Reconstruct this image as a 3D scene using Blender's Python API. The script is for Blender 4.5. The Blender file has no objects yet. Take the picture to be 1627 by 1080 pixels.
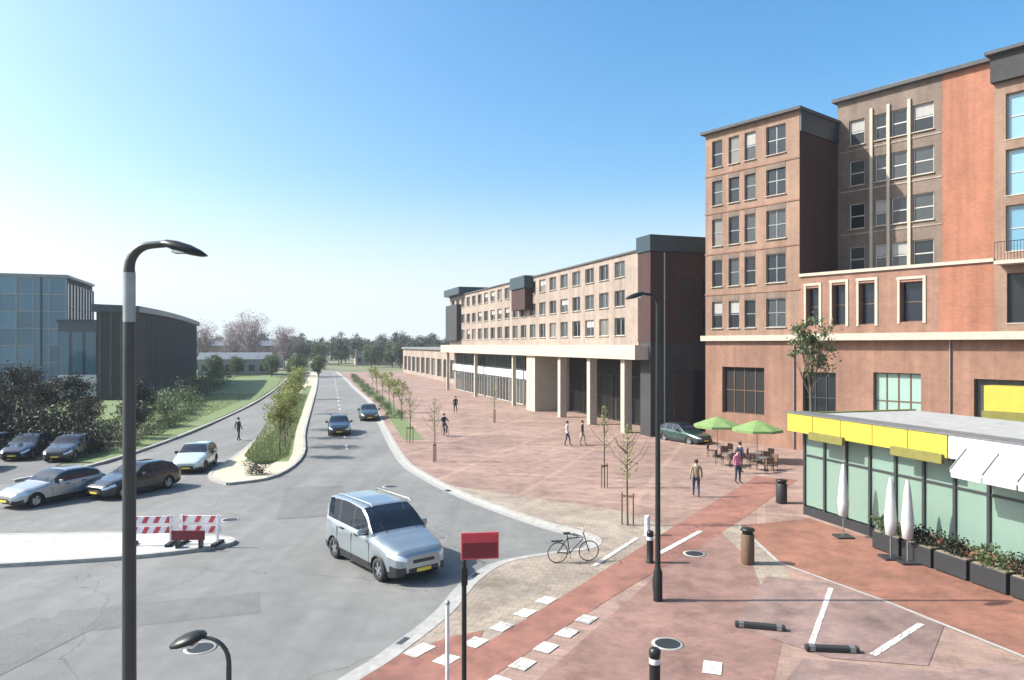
import bpy, bmesh, math, random
from mathutils import Vector, Matrix
R = math.radians
random.seed(7)
S = bpy.context.scene
COL = S.collection

# ------------------------------------------------------------------ camera
EYE = 7.2
cam_d = bpy.data.cameras.new('camera'); cam = bpy.data.objects.new('camera', cam_d); COL.objects.link(cam)
cam.location = (0, 0, EYE); cam.rotation_euler = (R(90), 0, 0)
cam_d.sensor_width = 36; cam_d.lens = 25.45; cam_d.shift_y = 8/1627
cam_d.clip_start = 0.1; cam_d.clip_end = 6000
S.camera = cam
# ------------------------------------------------------------------ sky and sun
SUN_AZ = (-0.985, 0.0); SUN_EL = R(40)
w = bpy.data.worlds.new('World'); S.world = w; w.use_nodes = True
nt = w.node_tree; nt.nodes.clear()
sky = nt.nodes.new('ShaderNodeTexSky'); sky.sky_type = 'NISHITA'; sky.sun_disc = False
sky.sun_elevation = SUN_EL; sky.sun_rotation = math.atan2(SUN_AZ[0], SUN_AZ[1])
sky.altitude = 0; sky.air_density = 1.0; sky.dust_density = 3.2; sky.ozone_density = 1.3
bg = nt.nodes.new('ShaderNodeBackground'); bg.inputs[1].default_value = 0.145
wo = nt.nodes.new('ShaderNodeOutputWorld')
hs_ = nt.nodes.new('ShaderNodeHueSaturation'); hs_.inputs['Saturation'].default_value = 1.42; hs_.inputs['Hue'].default_value = .492
sp_ = nt.nodes.new('ShaderNodeSeparateColor'); cb_ = nt.nodes.new('ShaderNodeCombineColor')
nt.links.new(sky.outputs[0], hs_.inputs['Color']); nt.links.new(hs_.outputs[0], sp_.inputs[0])
def mth(op, a, b):
    n = nt.nodes.new('ShaderNodeMath'); n.operation = op; nt.links.new(a, n.inputs[0])
    if hasattr(b, 'links'): nt.links.new(b, n.inputs[1])
    else: n.inputs[1].default_value = b
    return n.outputs[0]
# clean spring air: the horizon stays bluish white instead of yellow
nt.links.new(mth('MINIMUM', sp_.outputs[0], mth('MULTIPLY', sp_.outputs[1], .9)), cb_.inputs[0]); nt.links.new(sp_.outputs[1], cb_.inputs[1])
nt.links.new(mth('MAXIMUM', sp_.outputs[2], mth('MULTIPLY', sp_.outputs[1], 1.08)), cb_.inputs[2])
tcw = nt.nodes.new('ShaderNodeTexCoord'); sx_ = nt.nodes.new('ShaderNodeSeparateXYZ'); nt.links.new(tcw.outputs['Generated'], sx_.inputs[0])
mr = nt.nodes.new('ShaderNodeMapRange'); mr.interpolation_type = 'SMOOTHSTEP'; nt.links.new(sx_.outputs[2], mr.inputs[0])
for q, v_ in ((1, -.02), (2, .24), (3, .85), (4, 0)): mr.inputs[q].default_value = v_
mw = nt.nodes.new('ShaderNodeMix'); mw.data_type = 'RGBA'; mw.inputs[7].default_value = (3.8, 4.2, 4.4, 1)
nt.links.new(mr.outputs[0], mw.inputs[0]); nt.links.new(cb_.outputs[0], mw.inputs[6]); nt.links.new(mw.outputs[2], bg.inputs[0]); nt.links.new(bg.outputs[0], wo.inputs[0])
sd = bpy.data.lights.new('sun', 'SUN'); sd.energy = 5.0; sd.angle = R(0.5); sd.color = (1, .95, .87)
so = bpy.data.objects.new('sun', sd); COL.objects.link(so)
dv = Vector((SUN_AZ[0]*math.cos(SUN_EL), SUN_AZ[1]*math.cos(SUN_EL), math.sin(SUN_EL)))
so.rotation_euler = dv.to_track_quat('Z', 'Y').to_euler(); so.location = (-40, 0, 60)
S.view_settings.view_transform = 'Standard'; S.view_settings.look = 'None'
S.view_settings.gamma = 1; S.view_settings.use_curve_mapping = False
S.view_settings.exposure = 0.86

# ------------------------------------------------------------------ materials
M = {}
def nodes(name):
    m = bpy.data.materials.new(name); m.use_nodes = True; M[name] = m
    return m, m.node_tree, m.node_tree.nodes['Principled BSDF']
def ramp(nt, fac, c0, c1, p0=.3, p1=.7):
    r = nt.nodes.new('ShaderNodeValToRGB'); e = r.color_ramp.elements
    e[0].position, e[1].position = p0, p1; e[0].color = (*c0, 1); e[1].color = (*c1, 1)
    nt.links.new(fac, r.inputs[0]); return r.outputs[0]
def noise(nt, scale, detail=4, vec=None, rough=.6):
    n = nt.nodes.new('ShaderNodeTexNoise'); n.inputs['Scale'].default_value = scale
    n.inputs['Detail'].default_value = detail; n.inputs['Roughness'].default_value = rough
    if vec is None:
        vec = nt.nodes.new('ShaderNodeTexCoord').outputs['Object']
    nt.links.new(vec, n.inputs['Vector']); return n.outputs[0]
def mixc(nt, mode, fac, a, b):
    n = nt.nodes.new('ShaderNodeMix'); n.data_type = 'RGBA'; n.blend_type = mode
    for s, v in ((n.inputs[0], fac), (n.inputs[6], a), (n.inputs[7], b)):
        if hasattr(v, 'links'): nt.links.new(v, s)
        elif isinstance(v, tuple): s.default_value = (*v, 1)
        else: s.default_value = v
    return n.outputs[2]
def bump(nt, b, h, strength=.3, dist=.02):
    n = nt.nodes.new('ShaderNodeBump'); n.inputs['Strength'].default_value = strength; n.inputs['Distance'].default_value = dist
    nt.links.new(h, n.inputs['Height']); nt.links.new(n.outputs[0], b.inputs['Normal'])
def sc(c, k): return tuple(min(1, x*k) for x in c)
def plain(name, c, rough=.6, metal=0, var=.15, scale=3, coat=0, bm=0, spec=.5):
    m, nt, b = nodes(name)
    n = noise(nt, scale)
    nt.links.new(ramp(nt, n, sc(c, 1-var), sc(c, 1+var)), b.inputs['Base Color'])
    b.inputs['Roughness'].default_value = rough; b.inputs['Metallic'].default_value = metal
    b.inputs['Coat Weight'].default_value = coat; b.inputs['Coat Roughness'].default_value = .05
    b.inputs['Specular IOR Level'].default_value = spec
    if bm: bump(nt, b, noise(nt, scale*12), bm)
    return m
def wallvec(nt, flat=False):
    tc = nt.nodes.new('ShaderNodeTexCoord')
    if flat: return tc.outputs['Object'], tc.outputs['Object']
    sep = nt.nodes.new('ShaderNodeSeparateXYZ'); nt.links.new(tc.outputs['Object'], sep.inputs[0])
    ad = nt.nodes.new('ShaderNodeMath'); nt.links.new(sep.outputs[0], ad.inputs[0]); nt.links.new(sep.outputs[1], ad.inputs[1])
    cb = nt.nodes.new('ShaderNodeCombineXYZ'); nt.links.new(ad.outputs[0], cb.inputs[0]); nt.links.new(sep.outputs[2], cb.inputs[1])
    return cb.outputs[0], tc.outputs['Object']
def bricks(name, c1, c2, mortar, bw, bh, ms, flat=False, rough=.85, rot=0, wear=.25, big=.12, bstr=.4, grid=0):
    m, nt, b = nodes(name)
    v, ob = wallvec(nt, flat)
    if rot:
        mp = nt.nodes.new('ShaderNodeMapping'); mp.inputs['Rotation'].default_value = (0, 0, rot)
        nt.links.new(v, mp.inputs[0]); v = mp.outputs[0]
    t = nt.nodes.new('ShaderNodeTexBrick'); nt.links.new(v, t.inputs['Vector'])
    t.inputs['Color1'].default_value = (*c1, 1); t.inputs['Color2'].default_value = (*c2, 1); t.inputs['Mortar'].default_value = (*mortar, 1)
    t.inputs['Scale'].default_value = 1; t.inputs['Brick Width'].default_value = bw; t.inputs['Row Height'].default_value = bh
    t.inputs['Mortar Size'].default_value = ms; t.inputs['Bias'].default_value = -.1
    base_c = t.outputs[0]
    if grid:
        t2 = nt.nodes.new('ShaderNodeTexBrick'); nt.links.new(v, t2.inputs['Vector']); t2.offset = 0
        for q, cc in (('Color1', (1, 1, 1, 1)), ('Color2', (.93, .9, .9, 1)), ('Mortar', (1.12, 1.13, 1.1, 1))): t2.inputs[q].default_value = cc
        t2.inputs['Scale'].default_value = 1; t2.inputs['Brick Width'].default_value = grid; t2.inputs['Row Height'].default_value = grid; t2.inputs['Mortar Size'].default_value = .16; t2.inputs['Mortar Smooth'].default_value = 0
        base_c = mixc(nt, 'MULTIPLY', 1.0, base_c, t2.outputs[0])
    n1 = noise(nt, big, 5, ob); n2 = noise(nt, 1.7, 6, ob)
    c = mixc(nt, 'MULTIPLY', 1.0, base_c, ramp(nt, n1, (1-wear,)*3, (1+wear*.4,)*3, .35, .65))
    c = mixc(nt, 'MULTIPLY', 1.0, c, ramp(nt, n2, (1-wear*.8, 1-wear*.75, 1-wear*.7), (1, 1, 1), .32, .6))
    if not flat:
        mp = nt.nodes.new('ShaderNodeMapping'); mp.inputs['Scale'].default_value = (1.5, 1.5, .09); nt.links.new(ob, mp.inputs[0])
        c = mixc(nt, 'MULTIPLY', .8, c, ramp(nt, noise(nt, 1, 5, mp.outputs[0]), (.72, .7, .68), (1.06, 1.06, 1.06), .33, .6))
    else:
        c = mixc(nt, 'MULTIPLY', .9, c, ramp(nt, noise(nt, .9, 7, ob, .7), (.66, .64, .62), (1.04, 1.04, 1.04), .34, .52))
    nt.links.new(c, b.inputs['Base Color']); b.inputs['Roughness'].default_value = rough
    bump(nt, b, t.outputs[1], -bstr, .008)
    return m
def glassy(name, c, c2=None, rough=.06, pale=None, spec=.5):
    m, nt, b = nodes(name)
    oi = nt.nodes.new('ShaderNodeObjectInfo')
    r = nt.nodes.new('ShaderNodeValToRGB'); nt.links.new(oi.outputs['Random'], r.inputs[0])
    e = r.color_ramp.elements; e[0].color = (*c, 1); e[1].color = (*(c2 or sc(c, 2.2)), 1); e[1].position = .75
    if pale:
        r.color_ramp.interpolation = 'CONSTANT'; x = e.new(.86); x.color = (*pale, 1); e[1].position = .45
    nt.links.new(r.outputs[0], b.inputs['Base Color'])
    b.inputs['Roughness'].default_value = rough; b.inputs['Specular IOR Level'].default_value = spec
    bump(nt, b, noise(nt, .8, 1), .04, .05)
    return m
def asphalt(name, c, c2):
    m, nt, b = nodes(name)
    tc = nt.nodes.new('ShaderNodeTexCoord').outputs['Object']
    a = ramp(nt, noise(nt, .09, 5, tc), c, c2, .35, .65)
    a = mixc(nt, 'MULTIPLY', 1.0, a, ramp(nt, noise(nt, 1.3, 6, tc), (.82,)*3, (1.05,)*3, .3, .7))
    a = mixc(nt, 'MULTIPLY', 1.0, a, ramp(nt, noise(nt, 45, 3, tc), (.62,)*3, (1.28,)*3, .32, .68))
    mp = nt.nodes.new('ShaderNodeMapping'); mp.inputs['Scale'].default_value = (.9, .05, 1); mp.inputs['Rotation'].default_value = (0, 0, R(-14))
    nt.links.new(tc, mp.inputs[0])
    a = mixc(nt, 'MULTIPLY', .6, a, ramp(nt, noise(nt, 1, 3, mp.outputs[0]), (.78,)*3, (1.05,)*3, .35, .6))
    vo = nt.nodes.new('ShaderNodeTexVoronoi'); vo.feature = 'DISTANCE_TO_EDGE'; vo.inputs['Scale'].default_value = .16
    wv = nt.nodes.new('ShaderNodeVectorMath'); wv.operation = 'ADD'
    nn = nt.nodes.new('ShaderNodeTexNoise'); nn.inputs['Scale'].default_value = .8; nn.inputs['Detail'].default_value = 5; nt.links.new(tc, nn.inputs['Vector'])
    nt.links.new(tc, wv.inputs[0]); nt.links.new(nn.outputs[1], wv.inputs[1]); nt.links.new(wv.outputs[0], vo.inputs['Vector'])
    a = mixc(nt, 'MULTIPLY', 1.0, a, ramp(nt, vo.outputs[0], (.62,)*3, (1,)*3, .001, .004))
    nt.links.new(a, b.inputs['Base Color']); b.inputs['Roughness'].default_value = .85
    bump(nt, b, noise(nt, 90, 2, tc), .35, .01)
asphalt('asphalt', (0.163, 0.159, 0.149), (0.211, 0.206, 0.191))
asphalt('asphalt_dark', (0.135, 0.132, 0.124), (0.176, 0.171, 0.162))
bricks('plaza_brick', (0.324, 0.207, 0.162), (0.273, 0.176, 0.141), (0.221, 0.167, 0.125), .42, .21, .012, True, rot=R(19), wear=.22, big=.16, grid=5.4)
bricks('beige_paving', (0.323, 0.259, 0.197), (0.27, 0.217, 0.17), (0.202, 0.172, 0.132), .3, .3, .012, True, rot=R(12), wear=.25, big=.2)
bricks('red_paving', (0.286, 0.12, 0.0848), (0.238, 0.104, 0.076), (0.204, 0.126, 0.0936), .3, .3, .008, True, rot=R(33), wear=.22, big=.3)
bricks('orange_paving', (0.288, 0.116, 0.0726), (0.237, 0.0994, 0.0646), (0.188, 0.11, 0.0753), .21, .105, .008, True, rot=R(-15), wear=.25, big=.3)
bricks('pink_paving', (0.267, 0.169, 0.142), (0.217, 0.142, 0.124), (0.194, 0.142, 0.118), .21, .105, .008, True, rot=R(-15), wear=.3, big=.3)
bricks('pale_paving', (0.482, 0.475, 0.448), (0.441, 0.435, 0.413), (0.344, 0.337, 0.317), .6, .4, .015, True, rot=R(4), wear=.12, big=.2)
bricks('beige_brick', (0.272, 0.159, 0.107), (0.219, 0.129, 0.0877), (0.264, 0.186, 0.129), .22, .072, .009, wear=.18, big=.15)
bricks('red_brick', (0.324, 0.114, 0.062), (0.258, 0.0906, 0.0523), (0.315, 0.174, 0.111), .22, .072, .008, wear=.15, big=.2)
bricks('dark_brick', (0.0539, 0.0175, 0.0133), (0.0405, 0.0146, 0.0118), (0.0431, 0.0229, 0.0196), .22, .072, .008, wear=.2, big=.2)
bricks('rose_brick', (0.273, 0.136, 0.0903), (0.226, 0.114, 0.0763), (0.265, 0.168, 0.116), .22, .072, .008, wear=.2, big=.25)
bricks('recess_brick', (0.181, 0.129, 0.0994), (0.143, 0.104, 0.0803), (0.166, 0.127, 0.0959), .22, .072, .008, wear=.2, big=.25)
bricks('rose_paving', (0.274, 0.15, 0.118), (0.226, 0.121, 0.0968), (0.205, 0.14, 0.112), .21, .105, .008, True, rot=R(33), wear=.25, big=.3)
bricks('grey_brick', (0.333, 0.253, 0.202), (0.283, 0.223, 0.178), (0.3, 0.246, 0.202), .22, .072, .008, wear=.2, big=.2)
bricks('slate_brick', (0.0432, 0.0431, 0.0423), (0.0324, 0.0314, 0.0313), (0.0389, 0.0353, 0.0331), .22, .072, .008, wear=.2, big=.2)
plain('cream_stone', (0.386, 0.337, 0.268), .75, var=.1, bm=.2)
plain('concrete', (0.294, 0.287, 0.266), .85, var=.15, bm=.3)
plain('kerb_stone', (0.315, 0.301, 0.273), .85, var=.18, bm=.3)
bricks('white_paint_road', (0.638, 0.623, 0.58), (0.551, 0.529, 0.493), (0.29, 0.232, 0.203), .3, .3, .012, True, rot=R(33), wear=.3, big=.8)
plain('white_paint_old', (0.504, 0.497, 0.469), .7, var=.16, scale=5)
plain('white_metal', (0.562, 0.57, 0.578), .4)
plain('blind_fabric', (.3, .29, .27), .85)
plain('white_fabric', (0.475, 0.475, 0.468), .85, var=.06, scale=8, bm=.2)
plain('frame_pale', (.36, .34, .31), .5)
plain('frame_dark', (.035, .038, .04), .45)
plain('dark_metal', (.03, .032, .03), .42, .6)
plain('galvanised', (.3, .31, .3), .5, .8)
plain('lamp_paint', (.05, .052, .05), .45, .3)
plain('grey_metal', (.22, .23, .23), .45, .6)
plain('roof_felt', (0.077, 0.077, 0.077), .9, bm=.3)
plain('roof_teal', (.02, .036, .044), .4)
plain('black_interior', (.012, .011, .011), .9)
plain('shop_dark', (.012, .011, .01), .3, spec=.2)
plain('interior_wall', (.14, .11, .09), .9)
plain('brown_wood', (.12, .07, .04), .75, scale=9)
plain('yellow_panel', (0.408, 0.33, 0.0405), .5, var=.08)
plain('olive_fabric', (.15, .14, .03), .8)
plain('green_fabric', (0.152, 0.234, 0.0788), .8)
plain('pink_panel', (.5, .24, .36), .6)
plain('red_paint', (.52, .045, .06), .45, var=.1)
plain('dark_red_paint', (.16, .012, .02), .45)
plain('red_plastic', (.55, .06, .07), .5)
plain('white_plastic', (.8, .74, .74), .5)
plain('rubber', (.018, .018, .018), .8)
plain('rim', (.45, .46, .48), .3, .9)
plain('trim_black', (.022, .023, .025), .5)
plain('silver_blue', (.3, .34, .36), .28, .6, var=.02, coat=.8)
plain('silver', (.42, .43, .43), .28, .6, var=.02, coat=.8)
plain('mint_white', (.45, .52, .45), .3, .1, var=.02, coat=.8)
plain('car_black', (.012, .013, .015), .25, .2, var=.02, coat=1)
plain('car_navy', (.015, .02, .04), .25, .3, var=.02, coat=1)
plain('car_olive', (.035, .04, .02), .3, .3, var=.02, coat=1)
plain('car_grey', (.12, .125, .13), .3, .6, var=.02, coat=1)
plain('car_green', (.02, .05, .04), .3, .3, var=.02, coat=1)
plain('plate_yellow', (.75, .55, .05), .5)
plain('lamp_red', (.35, .01, .01), .15)
plain('lamp_clear', (.7, .74, .78), .08, .3)
plain('skin', (.5, .3, .22), .6)
plain('hair', (.03, .02, .015), .7)
plain('cloth_black', (.015, .016, .02), .9)
plain('cloth_navy', (.03, .04, .08), .9)
plain('cloth_white', (.6, .6, .58), .9)
plain('cloth_khaki', (.25, .21, .13), .9)
plain('cloth_pink', (.5, .16, .25), .9)
plain('bark', (.11, .085, .06), .9, scale=12, bm=.6)
plain('bark_grey', (.2, .16, .15), .9, scale=12, bm=.5)
plain('soil', (.2, .16, .11), .95, scale=2, bm=.5, var=.3)
plain('sand', (.45, .39, .28), .95, scale=2, bm=.4, var=.15)
glassy('window_glass', (.015, .018, .02), (.05, .055, .055), pale=(.16, .15, .13), spec=.4)
glassy('teal_glass', (0.04, 0.128, 0.184), (0.088, 0.216, 0.296), spec=.6)
glassy('navy_glass', (.01, .035, .06), (.02, .06, .09))
glassy('sky_glass', (.1, .22, .3), (.16, .3, .38), spec=.8)
def clear(name, tint):
    m, nt, b = nodes(name); tr = nt.nodes.new('ShaderNodeBsdfTransparent'); tr.inputs[0].default_value = (*tint, 1)
    gl = nt.nodes.new('ShaderNodeBsdfGlossy'); gl.inputs['Roughness'].default_value = .02
    lw = nt.nodes.new('ShaderNodeFresnel'); lw.inputs[0].default_value = 2.0; mx = nt.nodes.new('ShaderNodeMixShader')
    nt.links.new(lw.outputs[0], mx.inputs[0]); nt.links.new(tr.outputs[0], mx.inputs[1]); nt.links.new(gl.outputs[0], mx.inputs[2])
    df = nt.nodes.new('ShaderNodeBsdfDiffuse'); df.inputs[0].default_value = (.36, .52, .42, 1); m2 = nt.nodes.new('ShaderNodeMixShader'); m2.inputs[0].default_value = .42
    nt.links.new(mx.outputs[0], m2.inputs[1]); nt.links.new(df.outputs[0], m2.inputs[2])
    nt.links.new(m2.outputs[0], nt.nodes['Material Output'].inputs[0])
clear('clear_glass', (.74, .88, .8))
plain('mint_wall', (.42, .56, .47), .8)
plain('timber_floor', (.3, .2, .12), .5)
glassy('green_glass', (.2, .31, .26), (.3, .42, .36), spec=.6)
glassy('car_glass', (.008, .012, .02), (.015, .02, .03), .03)
def leafm(name, a, b_, tr=.25):
    m, nt, b = nodes(name)
    at = nt.nodes.new('ShaderNodeAttribute'); at.attribute_name = 'tone'
    c = ramp(nt, at.outputs['Fac'], a, b_, 0, 1)
    nt.links.new(c, b.inputs['Base Color']); b.inputs['Roughness'].default_value = .6
    t = nt.nodes.new('ShaderNodeBsdfTranslucent'); nt.links.new(c, t.inputs[0])
    mx = nt.nodes.new('ShaderNodeMixShader'); mx.inputs[0].default_value = tr
    nt.links.new(b.outputs[0], mx.inputs[1]); nt.links.new(t.outputs[0], mx.inputs[2])
    nt.links.new(mx.outputs[0], nt.nodes['Material Output'].inputs[0])
leafm('leaf_lime', (.15, .17, .04), (.34, .36, .13), .35)
leafm('leaf_green', (.04, .07, .025), (.12, .16, .06))
leafm('leaf_dark', (0.0063, 0.0116, 0.0063), (0.021, 0.0289, 0.0131))
leafm('leaf_far', (.045, .06, .04), (.11, .125, .085))
leafm('leaf_mauve', (.2, .15, .15), (.38, .31, .31))
leafm('leaf_grass', (.09, .12, .04), (.2, .23, .09))
def ground_mat(name, a, b_, c_):
    m, nt, b = nodes(name)
    tc = nt.nodes.new('ShaderNodeTexCoord').outputs['Object']
    c = mixc(nt, 'MIX', ramp(nt, noise(nt, .05, 4, tc), (0,)*3, (1,)*3, .4, .6), ramp(nt, noise(nt, 1.2, 6, tc), a, b_), c_)
    nt.links.new(c, b.inputs['Base Color']); b.inputs['Roughness'].default_value = .95
    bump(nt, b, noise(nt, 14, 4, tc), .6, .05)
ground_mat('meadow', (.08, .1, .04), (.15, .17, .07), (.17, .16, .1))
ground_mat('lawn', (.08, .12, .04), (.15, .19, .075), (.13, .17, .06))

# ------------------------------------------------------------------ helpers
def tag(o, label=None, cat=None, group=None, kind=None):
    if label: o['label'] = label
    if cat: o['category'] = cat
    if group: o['group'] = group
    if kind: o['kind'] = kind
    return o
def empty(name, loc=(0, 0, 0), rz=0, label=None, cat=None, group=None):
    o = bpy.data.objects.new(name, None); COL.objects.link(o)
    o.location = loc; o.rotation_euler = (0, 0, rz); o.empty_display_size = .3
    return tag(o, label, cat, group)
def inst(name, mesh, parent=None, loc=(0, 0, 0), rot=(0, 0, 0), scale=(1, 1, 1)):
    o = bpy.data.objects.new(name, mesh); COL.objects.link(o)
    o.location = loc; o.rotation_euler = rot; o.scale = scale
    if parent: o.parent = parent
    return o
def copy_tree(o, parent=None):
    c = o.copy(); COL.objects.link(c); c.parent = parent
    for ch in o.children: copy_tree(ch, c)
    return c
class MB:
    def __init__(s): s.v = []; s.f = []; s.sm = []
    def add(s, vs, fs, smooth=False):
        n = len(s.v); s.v += [tuple(v) for v in vs]; s.f += [tuple(i+n for i in f) for f in fs]; s.sm += [smooth]*len(fs); return s
    def box(s, x0, x1, y0, y1, z0, z1, mat=None):
        vs = [Vector((x, y, z)) for z in (z0, z1) for y in (y0, y1) for x in (x0, x1)]
        if mat: vs = [mat @ v for v in vs]
        return s.add(vs, [(0, 2, 3, 1), (4, 5, 7, 6), (0, 1, 5, 4), (2, 6, 7, 3), (0, 4, 6, 2), (1, 3, 7, 5)])
    def tube(s, pts, rad, n=10, cap=True):
        pts = [Vector(p) for p in pts]; k = len(pts)
        if not hasattr(rad, '__len__'): rad = [rad]*k
        vs = []; fs = []; up = None
        for i, p in enumerate(pts):
            d = (pts[min(i+1, k-1)] - pts[max(i-1, 0)]).normalized()
            if up is None: up = Vector((1, 0, 0)) if abs(d.z) > .9 else Vector((0, 0, 1))
            a = d.cross(up).normalized(); b = a.cross(d).normalized(); up = b
            for j in range(n):
                t = 2*math.pi*j/n; vs.append(p + (a*math.cos(t) + b*math.sin(t))*rad[i])
        for i in range(k-1):
            for j in range(n):
                j2 = (j+1) % n; fs.append((i*n+j, i*n+j2, (i+1)*n+j2, (i+1)*n+j))
        s.add(vs, fs, True)
        if cap: s.add(vs[:n], [tuple(range(n))]); s.add(vs[-n:], [tuple(reversed(range(n)))])
        return s
    def lathe(s, prof, n=20, c=(0, 0, 0), mat=None, caps=True):
        vs = []; fs = []; k = len(prof)
        for r, z in prof:
            for j in range(n):
                t = 2*math.pi*j/n; v = Vector((r*math.cos(t), r*math.sin(t), z)); v = mat @ v if mat else v
                vs.append(v + Vector(c))
        for i in range(k-1):
            for j in range(n):
                j2 = (j+1) % n; fs.append((i*n+j, i*n+j2, (i+1)*n+j2, (i+1)*n+j))
        s.add(vs, fs, True)
        if not caps: return s
        if prof[0][0] > 1e-4: s.add(vs[:n], [tuple(reversed(range(n)))])
        if prof[-1][0] > 1e-4: s.add(vs[-n:], [tuple(range(n))])
        return s
    def prism(s, poly, z0, z1):
        n = len(poly)
        vs = [(x, y, z0) for x, y in poly] + [(x, y, z1) for x, y in poly]
        return s.add(vs, [tuple(reversed(range(n))), tuple(range(n, 2*n))] + [(i, (i+1) % n, n+(i+1) % n, n+i) for i in range(n)])
    def mesh(s, name, mat, bevel=0):
        me = bpy.data.meshes.new(name); me.from_pydata(s.v, [], s.f); me.materials.append(M[mat])
        me.polygons.foreach_set('use_smooth', s.sm); me.update()
        if bevel:
            bm = bmesh.new(); bm.from_mesh(me)
            bmesh.ops.bevel(bm, geom=[e for e in bm.edges if len(e.link_faces) == 2 and e.calc_face_angle(0) > .6], offset=bevel, segments=2, affect='EDGES', profile=.5)
            bm.to_mesh(me); bm.free()
        return me
    def obj(s, name, mat, parent=None, loc=(0, 0, 0), bevel=0):
        return inst(name, s.mesh(name, mat, bevel), parent, loc)
def sheet(name, poly, z, mat, holes=None):
    mb = MB(); mb.add([(x, y, z) for x, y in poly], [tuple(range(len(poly)))])
    o = mb.obj(name, mat)
    bm = bmesh.new(); bm.from_mesh(o.data); bmesh.ops.triangulate(bm, faces=bm.faces); 
    for f in bm.faces:
        if f.normal.z < 0: f.normal_flip()
    bm.to_mesh(o.data); bm.free()
    return tag(o, kind='structure')
def slab(name, poly, z0, z1, mat):
    o = MB().prism(poly, z0, z1).obj(name, mat)
    bm = bmesh.new(); bm.from_mesh(o.data); bmesh.ops.triangulate(bm, faces=bm.faces); bmesh.ops.recalc_face_normals(bm, faces=bm.faces); bm.to_mesh(o.data); bm.free()
    return tag(o, kind='structure')
def smoothline(pts, n=6):
    out = []
    P = [pts[0]] + list(pts) + [pts[-1]]
    for i in range(1, len(P)-2):
        for k in range(n):
            t = k/n; p0, p1, p2, p3 = P[i-1], P[i], P[i+1], P[i+2]
            out.append(tuple(.5*((2*p1[a]) + (-p0[a]+p2[a])*t + (2*p0[a]-5*p1[a]+4*p2[a]-p3[a])*t*t + (-p0[a]+3*p1[a]-3*p2[a]+p3[a])*t**3) for a in (0, 1)))
    out.append(tuple(pts[-1])); return out
def ribbon(name, pts, width, z0, z1, mat, side=0):
    """a strip of given width along a line; side shifts it"""
    L = []; Rr = []
    for i, p in enumerate(pts):
        a = Vector(pts[max(i-1, 0)]); b = Vector(pts[min(i+1, len(pts)-1)]); d = (b-a).normalized(); n = Vector((-d.y, d.x))
        c = Vector(p) + n*side; L.append(c + n*width/2); Rr.append(c - n*width/2)
    mb = MB(); k = len(pts)
    vs = [(v.x, v.y, z1) for v in L] + [(v.x, v.y, z1) for v in Rr] + [(v.x, v.y, z0) for v in L] + [(v.x, v.y, z0) for v in Rr]
    fs = []
    for i in range(k-1):
        fs += [(i, k+i, k+i+1, i+1)]
        if z1-z0 > .02: fs += [(i, i+1, 2*k+i+1, 2*k+i), (k+i, 3*k+i, 3*k+i+1, k+i+1)]
    if z1-z0 > .02: fs += [(0, 2*k, 3*k, k), (k-1, 2*k-1, 4*k-1, 3*k-1)]
    mb.add(vs, fs)
    return tag(mb.obj(name, mat), kind='structure')

# ------------------------------------------------------------------ ground
Z0 = 0.0
sheet('ground', [(-2500, -60), (2500, -60), (2500, 3000), (-2500, 3000)], -.03, 'meadow')
kerb = smoothline([(-46, 190), (-37, 160), (-26.5, 122), (-17.4, 90), (-11.5, 65), (-6.9, 46), (-4.6, 39.5), (-2.0, 34.2), (1.2, 29.2), (3.0, 27.0), (2.9, 25.5), (1.4, 24.7), (-.2, 23.7), (-1.1, 21.8), (-1.7, 19.2), (-2.7, 16.6), (-3.8, 14), (-4.6, 8), (-5, -20)])
# asphalt covers the junction and both carriageways
sheet('road', [(-130, -20), (-130, 40), (-45, 36.5), (-27, 37), (-24.4, 44), (-26, 60), (-31.5, 90), (-41, 130), (-60, 200), (-47, 200)] + [(x+.3, y) for x, y in kerb], 0, 'asphalt')
plaza = kerb + [(60, -20), (60, 60), (60, 190)]
slab('pavement', plaza, -.02, .1, 'plaza_brick')
ribbon('kerb', kerb, .22, 0, .115, 'kerb_stone', -.0)
ribbon('gutter', kerb, .35, 0, .004, 'concrete', -.3)
# beige corner area
sheet('corner_paving', [p for p in kerb if 12 < p[1] < 37] + [(-3.5, 12), (-2.6, 12), (-.8, 16.9), (1.5, 20.5), (6.3, 28.2), (4.6, 31)], .104, 'beige_paving')
# cycle path (red) with its white blocks
def P2(o, d, t, n=0):
    return (o[0]+d[0]*t - d[1]*n, o[1]+d[1]*t + d[0]*n)
pd = (.54, .842); po = (-.5, 15.9)
sheet('brick_walkway', [(-1.4, 12), (.9, 16), (8.2, 29), (9.6, 32), (10.2, 31), (8.0, 28), (8.0, 24), (6.6, 17.6), (4.0, 12)], .104, 'rose_paving')
sheet('brick_walkway', [(6.5, 17.4), (7.4, 17.2), (8.9, 24), (8.8, 28.4), (7.9, 28.4), (7.9, 24)], .1065, 'beige_paving')
sheet('cycle_path', [P2(po, pd, t, n) for t, n in ((-6, .8), (3, .82), (6, .85), (14, .95), (27, 1.0), (27, -1.1), (14, -.9), (6, -.4), (3, -.3), (-6, -.28))], .108, 'red_paving')
sheet('cycle_path', [(-3.7, 13.5), (-3.6, 14.6), (-2.6, 16.6), (-1.5, 17.6), (-.7, 18.0), (-.9, 16.6), (-2.0, 14.6), (-2.2, 11)], .112, 'red_paving')
sheet('red_walkway', [(8.9, 28.4), (12.2, 29.6), (13.2, 26.0), (15.0, 19.8), (18, 9), (14, 9), (11.6, 16.6), (10.4, 19.9), (8.7, 23.6)], .108, 'orange_paving')
ribbon('edging', [(8.9, 28.4), (8.7, 23.6), (10.4, 19.9), (11.6, 16.6), (14, 9)], .12, .10, .1145, 'kerb_stone')
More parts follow.
